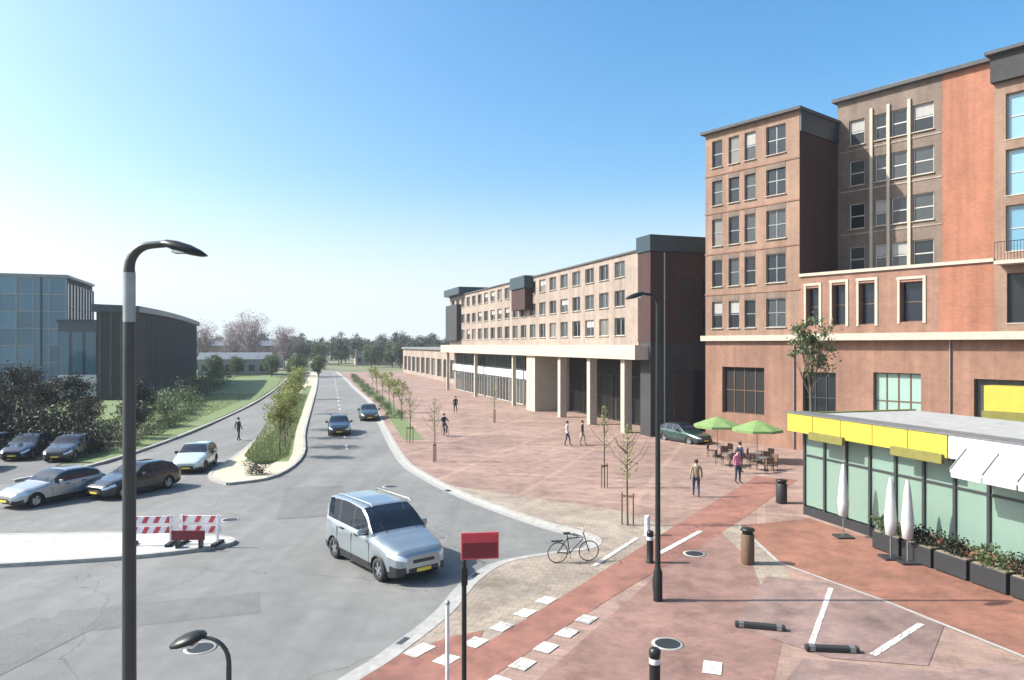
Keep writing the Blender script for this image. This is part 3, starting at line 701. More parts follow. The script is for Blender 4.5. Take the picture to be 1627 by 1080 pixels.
for i, (x, y, s) in enumerate([(-14.9, 46.5, .97), (-16.0, 51.0, 1.02), (-17.4, 56, 1.0), (-18.9, 61.5, 1.05), (-20.6, 68, 1), (-22.6, 75.5, 1.05), (-25, 84, 1), (-28.2, 96, 1.1), (-32.5, 111, 1.1)]):
    if i not in (4, 6, 8): plant_tree('young_tree', lime[i % 3], x, y, s*.86, .12, ['nearest lime-green young tree on the sandy median', 'second lime-green young tree on the median'][i] if i < 2 else 'lime-green young tree farther along the median', 'tree', 'young trees on the median')
fresh = [tree_meshes(31+i, 4.2, 1.6, .8, 14, 50, .075, 'leaf_lime', tr=.05, spread=.5) for i in range(2)]
for i, (x, y) in enumerate([(-14.6, 85), (-12.6, 76), (-10.6, 68), (-17.2, 95), (-20, 106), (-23, 118)]):
    plant_tree('young_tree', fresh[i % 2], x+.2, y, 1, .1, 'slim yellow-green young tree on the verge right of the road', 'tree', 'young trees on the verge')
def bush_mesh(seed, w_, d_, h_, n, size, mat):
    rnd = random.Random(seed); data = ([], [], []); pts = []
    cl = [(Vector((rnd.uniform(-.5, .5)*w_, rnd.uniform(-.5, .5)*d_, rnd.uniform(.15, .85)*h_)), rnd.random()) for _ in range(max(8, n//50))]
    for i in range(n):
        c, tn = rnd.choice(cl); o = Vector((rnd.gauss(0, .16)*min(w_, 2.2), rnd.gauss(0, .16)*min(d_, 2.2), rnd.gauss(0, .14)*h_)); p = c+o; p.z = max(.02, p.z)
        pts.append((p, min(1, max(0, .55*tn+.45*rnd.random()))))
    leafcloud(data, pts, size, rnd); return leafmesh('crown', data, mat)
darkb = [bush_mesh(60+i, 2.4, 2.0, 1.8, 1400, .09, 'leaf_dark') for i in range(3)]
greenb = [bush_mesh(70+i, 2.8, 2.0, 1.5, 1300, .09, 'leaf_green') for i in range(3)]
stemb = MB().tube([(0, 0, 0), (.03, 0, .5), (0, .04, .9)], [.05, .04, .02], 6).mesh('stem', 'bark')
def bush(ms, x, y, s, label, group=None, z=0, sz=1):
    o = empty('shrub', (x, y, z), random.uniform(0, 6.28), label, 'shrub', group); o.scale = (s, s, s*sz); inst('stem', stemb, o); inst('crown', ms, o); return o
bush(darkb[0], -14.0, 39.6, .42, 'small dark shrub at the near tip of the median', z=.12)
sheet('planting_bed', [(-27.5, 47.6), (-28.2, 55), (-32, 66), (-62, 72), (-75, 60), (-60, 52), (-40, 48.6)], .036, 'soil')
for i in range(15):
    bush(darkb[i % 3], -27.9-i*2.05, 48.4+i*.42+.7*(i % 2), .95+.2*(i % 3), 'x', 'dark shrubs behind the parked cars', 0, 1.15)
# left: dark evergreens behind the car park
dtree = [tree_meshes(81+i, 5.2, .9, 1.7, 40, 110, .1, 'leaf_dark', tr=.12, spread=.4) for i in range(3)]
for i, (x, y, s) in enumerate([(-43, 54, 1.0), (-39.5, 54.5, .9), (-36.3, 55.5, .85), (-46.5, 55, 1.15), (-50, 58, 1.1), (-41.5, 60, 1.05), (-33.5, 57, .7), (-54, 60, 1.1), (-31.2, 52.5, .62), (-29.3, 55.5, .6), (-36, 50.2, .75), (-39.8, 50.5, .8), (-44, 50.5, .85), (-33, 50.2, .55), (-48.5, 52.5, 1.0), (-37.5, 62, 1.0), (-33, 64, .8), (-57, 66, 1.2), (-50, 66, 1.1), (-45, 68, 1.0)]):
    plant_tree('evergreen_tree', dtree[i % 3], x, y, s, 0, 'dark evergreen tree behind the car park at the left', 'tree', 'evergreens behind the car park')
for i, (x, y, s, z_) in enumerate([(-30.5, 50.5, 1.0, 1), (-31, 56, 1.0, 1), (-32.5, 62, 1.1, 1.1), (-34.5, 69, 1.2, 1.1), (-36.5, 76, 1.2, 1.2), (-39, 84, 1.3, 1.2), (-41.5, 93, 1.3, 1.3), (-44.5, 103, 1.4, 1.3), (-48, 114, 1.5, 1.3), (-51, 126, 1.6, 1.3)]):
    bush(greenb[i % 3] if i % 4 != 2 else darkb[i % 3], x, y, s, 'green shrub in the row on the grassy bank', 'shrubs on the grassy bank', 0, z_)
for i in range(9):
    bush(greenb[i % 3], -27.6-i*.9-(i*i)*.12, 52+i*5.5, .7, 'low green shrub on the lawn edge beside the left carriageway', 'low shrubs on the lawn edge')
for i in range(10):
    bush(greenb[i % 3], -11.4-i*2.6, 70.5+i*9.8, .55, 'low lime shrub on the verge right of the road', 'low shrubs on the verge', .1)
farm = [tree_meshes(101+i, 11, 2.2, 4.2, 60, 90, .3, 'leaf_far', tr=.3, spread=.36) for i in range(4)]
fard = [tree_meshes(121+i, 9.5, 1.5, 3.8, 55, 90, .28, 'leaf_green', tr=.3, spread=.36) for i in range(3)]
mauve = [tree_meshes(141+i, 17, 3.5, 5.2, 70, 60, .2, 'leaf_mauve', 'bark_grey', tr=.35, spread=.4, limbs=40) for i in range(2)]
rnd = random.Random(5)
for i in range(46):
    t = i/45; x = -125+t*120+rnd.uniform(-3, 3); y = 262+rnd.uniform(-28, 30)-20*abs(t-.5)
    ms = rnd.choice(farm+fard); plant_tree('broadleaf_tree', ms, x, y, rnd.uniform(.75, 1.05), 0, 'far dark green tree in the wood along the horizon', 'tree', 'trees of the far wood')
for i, (x, y, s) in enumerate([(-74, 205, 1.0), (-81, 212, .9), (-88, 206, .85), (-68, 216, .8)]):
    plant_tree('bare_tree', mauve[i % 2], x, y, s, 0, 'tall mauve-grey tree with bare twigs right of the dark hall', 'tree', 'tall mauve-grey trees')
for i in range(12):
    plant_tree('broadleaf_tree', fard[i % 3], -44-i*3.4, 160+rnd.uniform(-6, 10)+i*1.2, .42+.1*rnd.random(), 0, 'small rounded tree before the pale shed left of the road', 'tree', 'small rounded trees before the shed')
for i in range(8):
    plant_tree('broadleaf_tree', farm[i % 4], -34+i*4.3, 215+rnd.uniform(-8, 14), .7+.12*rnd.random(), 0, 'far tree rising behind the low grey hall', 'tree', 'far trees behind the low hall')
# wood mass at the horizon
data = ([], [], []); pts = []
for i in range(9000):
    x = rnd.uniform(-420, 420); h = 7+3*math.sin(x*.05)+2*math.sin(x*.17+1)
    pts.append((Vector((x, 330+rnd.uniform(0, 18), rnd.random()**.7*h)), rnd.random()))
leafcloud(data, pts, 1.3, rnd); tag(inst('far_wood', leafmesh('far_wood', data, 'leaf_far')), 'continuous dark wood along the horizon', 'trees', kind='stuff')
# grass tufts on median and verge
data = ([], [], [])
def tufts(poly_fn, n, hgt):
    vs, fs, tn = data
    for _ in range(n):
        x, y, z = poly_fn(); a = rnd.uniform(0, 6.28); hh = hgt*rnd.uniform(.5, 1.3); w_ = .02
        k = len(vs); dx, dy = math.cos(a)*w_, math.sin(a)*w_
        vs += [Vector((x-dx, y-dy, z)), Vector((x+dx, y+dy, z)), Vector((x+rnd.uniform(-.05, .05), y+rnd.uniform(-.05, .05), z+hh))]; fs.append((k, k+1, k+2)); tn.append(rnd.random())
def f1():
    y = 43+rnd.random()**1.7*60; return (-15.1-(y-44)*.262+rnd.uniform(-1.4, 1.4)*min(1, (y-42)/4), y, .12)
def f2():
    y = 46+rnd.random()**1.6*60; x = -26.2-(y-46)*.14-max(0, y-60)*.05; return (x-rnd.uniform(.3, 9), y, .03)
tufts(f1, 14000, .22); tufts(f2, 20000, .14)
tag(inst('grass', leafmesh('grass', data, 'leaf_grass')), 'short grass growing on the median and the bank', 'grass', kind='stuff')
# thin bare young trees with stakes on the plaza
def sapling(seed, h):
    rd = random.Random(seed); t = MB(); t.tube([(0, 0, 0), (.03, 0, h*.5), (0, .03, h)], [.05, .04, .015], 7)
    for k in range(14):
        z = h*rd.uniform(.5, .95); a = rd.uniform(0, 6.28); L = (h-z)*.6+.35; t.tube([(0, 0, z), (math.cos(a)*L*.5, math.sin(a)*L*.5, z+L*.45), (math.cos(a)*L*.8, math.sin(a)*L*.8, z+L)], [.018, .012, .005], 4, False)
    data = ([], [], []); pts = []
    for k in range(260):
        a = rd.uniform(0, 6.28); z = rd.uniform(.5, 1.12)*h; r_ = rd.random()*.22*h*(1.25-z/h); pts.append((Vector((math.cos(a)*r_, math.sin(a)*r_, z)), rd.random()))
    leafcloud(data, pts, .06, rd)
    s = MB(); s.tube([(.28, 0, 0), (.28, 0, 1.5)], .035, 6); s.tube([(-.28, 0, 0), (-.28, 0, 1.5)], .035, 6); s.box(-.28, .28, -.02, .02, 1.3, 1.4)
    return t.mesh('trunk', 'bark'), leafmesh('crown', data, 'leaf_lime'), s.mesh('stake', 'brown_wood')
saps = [sapling(3, 4.2), sapling(4, 4.6)]
for i, (x, y, s, lb) in enumerate([(-7.4, 52.5, .8, 'staked sapling at the left edge of the plaza, farther of the kerb pair'), (-4.7, 44, .75, 'staked sapling on the plaza kerb right of the main road'),
        (4.55, 28.5, .85, 'thin staked sapling left of the tall lamp post on the plaza'), (4.6, 36, .8, 'thin sapling in the middle of the plaza'),
        (-1.6, 66, .8, 'sapling far on the plaza near the glazed shops')]):
    o = empty('sapling', (x, y, .1), i*1.3, lb, 'tree', 'saplings on the plaza'); o.scale = (s, s, s)
    inst('trunk', saps[i % 2][0], o); inst('crown', saps[i % 2][1], o); inst('stake', saps[i % 2][2], o)

ttm = tree_meshes(301, 8.6, 5.5, 1.15, 24, 60, .09, 'leaf_green', tr=.09, spread=.36, limbs=16)
plant_tree('street_tree', ttm, 15.1, 36.5, 1, .1, 'tall thin street tree with a small dark crown before the tall building', 'tree')
# ------------------------------------------------------------------ cars
def interp(tab, x):
    if x <= tab[0][0]: return tab[0][1]
    for (a, b), (c, d) in zip(tab, tab[1:]):
        if x <= c:
            t = (x-a)/(c-a); t = t*t*(3-2*t)*.35+t*.65; return b+(d-b)*t
    return tab[-1][1]
def make_car(name, L, W, top, belt, paint, wheels, wr, pillars, label, cat, group=None, roofw=.76, clear=.2, ws=None, rw=None, rails=False, plan=None):
    """x from 0 (nose) to L (tail); top = roof/bonnet profile; ws, rw = x ranges of wind screen and rear window"""
    o = empty(name, (0, 0, 0), 0, label, cat, group)
    xs = set(round(L*i/56, 3) for i in range(57))
    for wx in wheels:
        for k in range(-9, 10): xs.add(round(wx+k*(wr+.06)/9, 3))
    for a, b in pillars: xs |= {a, b}
    xs |= {ws[0], ws[1], rw[0], rw[1], .12, .26, L-.1, L-.2}; xs = sorted(v for v in xs if 0 <= v <= L)
    plan = plan or [(0, .72), (.12, .84), (.45, .95), (1.0, 1.0), (L-.7, 1.0), (L-.2, .96), (L, .86)]
    rings = []
    for x in xs:
        w_ = W/2*interp(plan, x); T = interp(top, x); B = min(interp(belt, x), T-.03)
        zb = clear+.0
        if x < .3: zb = clear+(.3-x)*.25
        if x > L-.35: zb = clear+(x-L+.35)*.35
        for wx in wheels:
            d = abs(x-wx)
            if d < wr+.06: zb = max(zb, wr-.02+math.sqrt(max(0, (wr+.06)**2-d*d)))
        zm = max(zb+.03, clear+(B-clear)*.48); ww = W/2*interp(plan, x)
        gh = T-B > .12
        rt = roofw+(1-roofw)*max(0, 1-(T-B)/(max(t for _, t in top)-interp(belt, x)+.001))
        ring = [(w_*.96, zb), (w_*.995, zb+(zm-zb)*.5), (w_, zm), (w_*.985, zm+(B-zm)*.6), (w_*.95, B-.015), (w_*.925, B+.01 if gh else B)]
        if gh:
            ring += [(w_*(.925+(rt-.925)*.5), B+(T-B)*.5), (w_*rt, T-.075), (w_*(rt-.05), T-.03), (w_*rt*.6, T-.006), (0, T)]
        else:
            ring += [(w_*.86, B+(T-B)*.45), (w_*.8, B+(T-B)*.7), (w_*.7, T-.008), (w_*.4, T-.002), (0, T)]
        if not rings:
            zc_ = (zb+T)/2; rings.append((-.07, [(y*.8 if q < 10 else 0, zc_+(z-zc_)*.72) for q, (y, z) in enumerate(ring)], False))
        rings.append((x, ring, gh))
    K = len(rings[0][1]); groups = {'body': [], 'windscreen': [], 'rear_window': [], 'side_window_l': [], 'side_window_r': [], 'cladding': [], 'head_l': [], 'head_r': [], 'tail_l': [], 'tail_r': []}
    V = []
    for x, ring, _ in rings:
        V += [(x, y, z) for y, z in ring] + [(x, -y, z) for y, z in ring]
    for i in range(len(rings)-1):
        xa, xb = rings[i][0], rings[i+1][0]; xm = (xa+xb)/2
        for side in (0, 1):
            for j in range(K-1):
                a = i*2*K+side*K+j; b = a+2*K
                f = (a, a+1, b+1, b) if side else (a, b, b+1, a+1)
                gname = 'body'
                gh = rings[i][2] and rings[i+1][2]
                if 5 <= j <= 6 and gh and not any(p <= xm <= q for p, q in pillars) and rings[i][1][7][1]-rings[i][1][5][1] > .12: gname = 'side_window_r' if side else 'side_window_l'
                if j >= 8 or (j == 7 and False):
                    if ws[0] < xm < ws[1] and gh: gname = 'windscreen'
                    if rw[0] < xm < rw[1] and gh: gname = 'rear_window'
                if 5 <= j <= 6 and gh and any(p <= xm <= q for p, q in pillars[1:-1]): gname = 'post%d%d' % (side, [q for q, (p, e_) in enumerate(pillars) if p <= xm <= e_][0]); groups.setdefault(gname, [])
                if j == 0: gname = 'cladding'
                if j == 1 and xm < .32: gname = 'cladding'
                if j in (3, 4) and xm < .42 and not gh: gname = 'head_r' if side else 'head_l'
                if j in (3, ) and xm > L-.22: gname = 'tail_r' if side else 'tail_l'
                groups[gname].append(f)
    n0 = 0; nl = (len(rings)-1)*2*K
    for off_, rev in ((n0, True), (nl, False)):
        f = [off_+j for j in range(K)] + [off_+K+j for j in range(K-2, -1, -1)]
        groups['body'].append(tuple(reversed(f)) if rev else tuple(f))
    def part(nm, faces, mat, bev=False):
        used = sorted({v for f in faces for v in f}); mp = {v: i for i, v in enumerate(used)}
        me = bpy.data.meshes.new(nm); me.from_pydata([V[v] for v in used], [], [tuple(mp[v] for v in f) for f in faces]); me.materials.append(M[mat])
        me.polygons.foreach_set('use_smooth', [len(f) == 4 for f in faces])
        bm = bmesh.new(); bm.from_mesh(me); bmesh.ops.remove_doubles(bm, verts=bm.verts, dist=.0005); bmesh.ops.recalc_face_normals(bm, faces=bm.faces); bm.to_mesh(me); bm.free()
        return inst(nm, me, o)
    for k, nm, mt in (('body', 'body', paint), ('windscreen', 'windscreen', 'car_glass'), ('rear_window', 'rear_window', 'car_glass'), ('side_window_l', 'side_window', 'car_glass'), ('side_window_r', 'side_window', 'car_glass'), ('cladding', 'sill_trim', 'trim_black'), ('head_l', 'headlight', 'lamp_clear'), ('head_r', 'headlight', 'lamp_clear'), ('tail_l', 'tail_light', 'lamp_red'), ('tail_r', 'tail_light', 'lamp_red'))+tuple((k_, 'window_post', 'trim_black') for k_ in groups if k_.startswith('post')):
        if groups[k]: part(nm, groups[k], mt)
    # inner underbody hides the hollow
    MB().box(.25, L-.25, -W*.36, W*.36, clear-.03, clear+.35).obj('underbody', 'black_interior', o)
    for wx in wheels: MB().box(wx-wr-.04, wx+wr+.04, -W*.46, W*.46, wr+.02, wr+.30).obj('wheel_housing', 'black_interior', o)
    ty = MB().lathe([(wr*.62, -.1), (wr*.9, -.11), (wr, -.07), (wr, .07), (wr*.9, .11), (wr*.62, .1)], 24, caps=False).mesh('tyre', 'rubber')
    rm = MB(); rm.lathe([(.001, .075), (wr*.2, .08), (wr*.22, .05), (wr*.55, .04), (wr*.66, .1), (wr*.66, -.09), (.001, -.09)], 24)
    for k in range(5):
        m = Matrix.Rotation(k*2*math.pi/5, 4, 'Z'); rm.box(.03, wr*.62, -.035, .035, .05, .085, m)
    rmm = rm.mesh('rim', 'rim')
    for wx in wheels:
        for s in (1, -1):
            wh = inst('wheel', ty, o, (wx, s*(W/2-.12), wr), (R(-90*s), 0, 0)); inst('rim', rmm, wh)
    Wn = W/2
    # lights, grille, plates, mirrors, handles, door gaps
    for s in (1, -1):
        for wx in wheels:
            MB().tube([(wx+(wr+.065)*math.cos(R(a)), s*(Wn*.99), wr-.02+(wr+.065)*math.sin(R(a))) for a in range(0, 181, 15)], .022, 5).obj('arch_trim', 'trim_black', o)
        mx = ws[0]+(ws[1]-ws[0])*.45; mz = interp(belt, mx)
        MB().box(mx, mx+.12, min(s*(Wn+.02), s*(Wn+.2)), max(s*(Wn+.02), s*(Wn+.2)), mz+.0, mz+.17).obj('wing_mirror', paint if paint.startswith('silver') else 'trim_black', o, bevel=.03)
        MB().box(mx+.02, mx+.08, min(s*Wn*.88, s*(Wn+.05)), max(s*Wn*.88, s*(Wn+.05)), mz-.01, mz+.03).obj('mirror_arm', 'trim_black', o)
        for p, q in pillars[:3]:
            hx = p-.24; z_ = interp(belt, hx)-.13
            if wheels[0]+.4 < hx < L-.5: MB().box(hx-.1, hx+.1, min(s*Wn*.975, s*(Wn+.025)), max(s*Wn*.975, s*(Wn+.025)), z_, z_+.035).obj('door_handle', 'trim_black', o)
            dx = (p+q)/2
            MB().box(dx-.007, dx+.007, min(s*Wn*.93, s*(Wn+.002)), max(s*Wn*.93, s*(Wn+.002)), clear+.12, z_-.0).obj('door_gap', 'trim_black', o)
    zc = clear+.02
    MB().box(-.085, .1, -Wn*.5, Wn*.5, zc+.12, zc+.24).obj('grille', 'trim_black', o, bevel=.01)
    MB().box(-.08, .1, -Wn*.36, Wn*.36, interp(belt, 0)-.22, interp(belt, 0)-.13).obj('grille', 'trim_black', o, bevel=.01)
    MB().box(-.1, -.088, -.22, .22, zc+.13, zc+.22).obj('number_plate', 'plate_yellow', o)
    MB().box(L+.002, L+.014, -.26, .26, interp(belt, L)-.32, interp(belt, L)-.21).obj('number_plate', 'plate_yellow', o)
    MB().box(L-.06, L+.02, -Wn*.8, Wn*.8, clear+.12, clear+.26).obj('bumper', 'trim_black', o, bevel=.02)
    if rails:
        for s in (1, -1):
            zz = max(t for _, t in top)+.01; MB().tube([(1.65, s*Wn*.68, zz-.05), (1.75, s*Wn*.68, zz+.02), (L-.7, s*Wn*.68, zz+.02), (L-.6, s*Wn*.68, zz-.05)], .018, 6).obj('roof_rail', 'galvanised', o)
    for s in (.25, -.28):
        MB().tube([(ws[0]-.02, s*W, interp(top, ws[0])+.015), (ws[0]+.25, s*W+.3*abs(s), interp(top, ws[0]+.25)+.02)], .009, 4).obj('wiper', 'trim_black', o)
    return o
def place(o, x, y, heading):
    """heading = world direction the nose points to; origin nose"""
    o.rotation_euler.z = math.atan2(heading[1], heading[0])+math.pi; o.location = (x, y, 0); return o
# MPV / compact van
VT = [(0, .86), (.12, .93), (.8, 1.09), (1.12, 1.17), (1.75, 1.66), (2.05, 1.8), (2.9, 1.86), (3.9, 1.83), (4.15, 1.78), (4.38, 1.12)]
VB = [(0, .8), (.3, .88), (1.0, 1.07), (1.3, 1.1), (4.2, 1.16), (4.38, 1.1)]
def van(paint, label, rails=True):
    return make_car('van', 4.38, 1.83, VT, VB, paint, (.82, 3.55), .32, [(1.2, 1.42), (2.34, 2.44), (3.24, 3.38), (4.1, 4.38)], label, 'van', None, .8, .2, (1.14, 1.98), (4.16, 4.37), rails)
HT = [(0, .66), (.12, .74), (.5, .86), (1.25, .98), (1.5, 1.07), (2.05, 1.38), (2.45, 1.46), (3.3, 1.44), (3.8, 1.3), (4.15, 1.0), (4.3, .92)]
HB = [(0, .62), (.3, .72), (1.2, .9), (4.1, .98), (4.3, .9)]
def hatch(paint, label, cat='car', group=None):
    return make_car('car', 4.3, 1.75, HT, HB, paint, (.82, 3.42), .31, [(1.4, 1.68), (2.5, 2.6), (3.3, 3.42), (3.9, 4.3)], label, cat, group, .74, .18, (1.4, 2.3), (3.65, 4.2))
hd = Vector((.625, -.78)).normalized()
v = van('silver_blue', 'silver blue compact van turning in the junction'); v.scale = (1.13,)*3; place(v, -2.72, 21.95, hd)
# silver car behind the left lamp: nose to the left
c0 = hatch('silver', 'silver car with shaded flank behind the tall left lamp post'); place(c0, -22.2, 31.7, Vector((-.4, -.915)))
place(hatch('car_black', 'black car just behind the silver car and the tall left lamp post'), -19.3, 33.5, Vector((-.37, -.93)))
c1 = hatch('mint_white', 'pale mint car stopped right of the tall left lamp post'); place(c1, -18.1, 40.2, Vector((.18, -.98)))
c2 = hatch('car_black', 'black car on the main road, nearer of the two dark ones'); place(c2, -13.6, 57, Vector((.24, -.97)))
c3 = hatch('car_olive', 'dark olive car on the main road, farther of the two dark ones'); place(c3, -13.4, 68.2, Vector((.24, -.97)))
place(hatch('car_green', 'dark green car parked at the dark end wall of the shop building'), 13.8, 51.6, Vector((.5, -.87)))
par = [hatch('car_black', ''), hatch('car_navy', ''), hatch('car_grey', '')]
spots = [(-27.9, 44.2), (-30.8, 44.6), (-33.7, 45.0), (-36.6, 45.4), (-39.5, 45.8), (-30.5, 38.8), (-33.6, 39.3), (-29, 50)]
spots = spots[:7]
lbs = ['black parked car at the right end of the back row left of the lamp post', 'navy parked car second from the right in the back row', 'grey parked car third from the right in the back row', 'black parked car fourth from the right in the back row', 'navy parked car at the left end of the back row', 'grey parked car in the front row just behind the silver car', 'black parked car in the front row at the left picture edge']
for i, (x, y) in enumerate(spots):
    o = par[i % 3] if i < 3 else copy_tree(par[i % 3]); tag(o, lbs[i], 'car', 'cars in the car park'); place(o, x, y, Vector((.2, -.98)))

# ------------------------------------------------------------------ lamps
def street_lamp(x, y, h, r, arm, az, label, mat='grey_metal', lit_top=False, hw=.13):
    o = empty('street_lamp', (x, y, .0), az, label, 'street lamp')
    p = MB(); p.lathe([(r*1.7, 0), (r*1.7, .9), (r*1.15, 1.0), (r, 1.1), (r*.92, h*.55), (r*.8, h-.35)], 18)
    rc = .3
    p.tube([(0, 0, h-.36), (0, 0, h-rc)] + [(rc-rc*math.cos(t), 0, h-rc+rc*math.sin(t)) for t in [R(a) for a in range(15, 91, 15)]] + [(arm*.55, 0, h+.02)], [r*.8, r*.76, r*.72, r*.7, r*.66, r*.62, r*.58, r*.54, r*.5], 14)
    p.obj('pole', mat, o)
    if lit_top: MB().lathe([(r*.84, h-1.0), (r*.84, h-.36)], 18).obj('sleeve', 'galvanised', o)  # paler top imitates light on the dark pole by its colour
    MB().box(-.09, .09, -r*1.75, -r*1.68, .35, .75).obj('service_door', 'galvanised', o)
    b = MB(); n = 12; L0 = arm*.42; L1 = arm; vs = []; fs = []
    prof = [(0, .35, .03, .02), (.12, .75, .07, .035), (.35, 1, .09, .05), (.65, 1, .085, .05), (.88, .8, .055, .035), (1, .4, .02, .01)]
    tl = .16
    for t, wd, up_, dn in prof:
        x_ = L0+(L1-L0)*t; zc = h+.02-t*tl*arm
        for k in range(n):
            a = 2*math.pi*k/n; cz = math.sin(a); vs.append((x_, math.cos(a)*hw*wd, zc+(cz*up_ if cz > 0 else cz*dn)))
    for i in range(len(prof)-1):
        for k in range(n): fs.append((i*n+k, (i+1)*n+k, (i+1)*n+(k+1) % n, i*n+(k+1) % n))
    b.add(vs, fs, True); b.add(vs[:n], [tuple(range(n))]); b.add(vs[-n:], [tuple(reversed(range(n)))])
    hd_ = b.obj('lamp_head', 'dark_metal', o)
    MB().box(L0+.14*(L1-L0)*2, L1-.16, -.08, .08, h-.11, h-.075).obj('lamp_glass', 'lamp_clear', hd_)
    return o
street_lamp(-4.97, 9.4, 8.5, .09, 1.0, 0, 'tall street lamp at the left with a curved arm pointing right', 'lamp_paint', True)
street_lamp(4.05, 20.1, 8.6, .075, 1.0, R(200), 'tall street lamp on the plaza before the dark end wall', 'dark_metal')
o = street_lamp(-3.52, 9.0, 3.56, .04, .72, R(178), 'short lamp at the bottom left with its dark head pointing left', 'lamp_paint', False, .19)

# ------------------------------------------------------------------ sign with red panel
sg = empty('sign_post', (-.86, 13.0, 0), R(8), 'dark post with a red sign panel beside the van', 'sign')
MB().tube([(0, 0, 0), (0, 0, 3.32)], .045, 12).obj('post', 'dark_metal', sg)
MB().box(-.05, .06, -.05, .05, 2.9, 3.2).obj('bracket', 'dark_metal', sg)
pn = MB().box(-.06, .62, -.07, -.04, 3.36, 3.84).obj('sign_panel', 'red_plastic', sg, bevel=.008)
MB().box(-.03, .59, -.08, -.071, 3.66, 3.81).obj('sign_face', 'red_paint', pn)
MB().box(-.03, .59, -.08, -.071, 3.39, 3.657).obj('sign_face', 'dark_red_paint', pn)
MB().tube([(0, 0, 3.3), (.05, 0, 3.6), (.28, -.02, 3.6)], .025, 8).obj('arm', 'dark_metal', sg)
MB().lathe([(.12, 0), (.12, .5), (.06, .55)], 14).obj('base_sleeve', 'galvanised', sg)
pw = empty('grey_post', (-1.32, 14.8, 0), 0, 'slim pale grey post left of the red sign post', 'post')
MB().tube([(0, 0, 0), (0, 0, 1.9)], .04, 12).obj('post', 'white_metal', pw); MB().lathe([(.05, 1.9), (.055, 1.93), (.03, 1.97), (.001, 1.98)], 12).obj('cap', 'galvanised', pw)

# ------------------------------------------------------------------ red and white roadworks barriers
def barrier(x, y, rz, label, n=4, wd=1.55):
    o = empty('barrier', (x, y, .12), rz, label, 'barrier', 'red and white barriers')
    for s in (-1, 1):
        MB().box(s*wd*.42-.03, s*wd*.42+.03, -.03, .03, 0, 1.05).obj('upright', 'white_plastic', o)
        MB().box(s*wd*.42-.09, s*wd*.42+.09, -.35, .35, 0, .1).obj('foot', 'rubber', o, bevel=.015)
    for z in (.78, .42):
        pl = MB().box(-wd/2, wd/2, -.02, .02, z, z+.24).obj('board', 'white_plastic', o)
        for k in range(n):
            a = -wd/2+.05+k*wd/n; vs = [(a, -.024, z), (a+.17, -.024, z), (a+.29, -.024, z+.24), (a+.12, -.024, z+.24)]
            MB().add(vs, [(0, 1, 2, 3)]).obj('red_stripe', 'red_plastic', pl)
    return o
barrier(-12.75, 25.6, R(6), 'red and white barrier on the pale island, right beside the lamp post')
barrier(-11.1, 25.75, R(-4), 'red and white barrier at the rounded tip of the pale island', 3)
o = empty('barrier_sign', (-11.3, 25.2, .12), 0, 'dark red low panel leaning on the island barriers', 'sign')
MB().box(-.55, .6, -.03, .03, .3, .62).obj('panel', 'dark_red_paint', o); MB().box(-.4, -.34, -.05, .25, 0, .3).obj('leg', 'dark_metal', o); MB().box(.4, .46, -.05, .25, 0, .3).obj('leg', 'dark_metal', o)

# ------------------------------------------------------------------ glass pavilion
pv = empty('pavilion', (12.15, 30.4, .1), math.atan2(-.96, .28), 'low glass pavilion with yellow and white roof edge', 'pavilion')
PL = 17.0; DEP = 6.0
# local x towards camera, y inward (away from the plaza)
MB().box(0, PL, .4, DEP, 3.5, 4.2).obj('roof', 'concrete', pv)
for k in range(5): MB().box(-.25+k*1.575, -.25+k*1.575+1.55, -.5, .38, 3.5, 4.25).obj('fascia', 'yellow_panel', pv, bevel=.012)
MB().box(-.25, 7.6, -.45, .36, 3.52, 4.22).obj('fascia_core', 'trim_black', pv)
MB().box(-.28, PL, -.53, .39, 4.253, 4.3).obj('edge_trim', 'grey_metal', pv)
for k in range(5): MB().box(7.65+k*1.87, 7.65+k*1.87+1.85, -.5, .38, 3.52, 4.25).obj('fascia', 'white_metal', pv, bevel=.012)
MB().box(-.25, -.0, .385, DEP, 3.5, 4.25).obj('fascia', 'olive_fabric', pv)
aw = MB().add([(8.3, -.52, 3.9), (PL, -.52, 3.9), (PL, -1.15, 3.3), (8.3, -1.15, 3.3), (8.3, -.52, 3.82), (PL, -.52, 3.82), (PL, -1.15, 3.22), (8.3, -1.15, 3.22)], [(0, 3, 2, 1), (4, 5, 6, 7), (0, 1, 5, 4), (3, 7, 6, 2), (0, 4, 7, 3), (1, 2, 6, 5)]).obj('awning', 'white_fabric', pv)
for k in range(9):
    x_ = 8.32+k*1.08; MB().tube([(x_, -.53, 3.93), (x_, -1.17, 3.32)], .02, 6).obj('awning_rib', 'galvanised', pv)
    MB().box(x_+.03, x_+1.05, -1.165, -1.15, 3.08, 3.3).obj('valance', 'white_fabric', pv)
wp = MB().box(.06, 1.15, .26, .29, .42, 3.3).mesh('white_panel', 'white_metal')
for k in (3, 6, 7, 10): inst('white_panel', wp, pv, (k*PL/14, 0, 0))
for a, b in ((1.2, 3.1), (5.4, 7.5)):
    MB().box(a, b, -.62, -.51, 3.3, 3.62).obj('awning_box', 'olive_fabric', pv, bevel=.02)  # olive boxes added as the dark shadow under the yellow fascia
MB().box(0, 5.0, .1, .3, 0, .35).obj('plinth', 'trim_black', pv)
MB().box(5.003, PL, .02, .3, 0, .72).obj('plinth', 'red_brick', pv)
nb = 14; wbay = PL/nb
gm = MB().add([(0, 0, 0), (wbay-.1, 0, 0), (wbay-.1, 0, 3.05), (0, 0, 3.05)], [(0, 1, 2, 3)]).mesh('pane', 'clear_glass')
mm = MB().box(-.05, .05, -.06, .06, .35, 3.5).mesh('mullion', 'frame_dark')
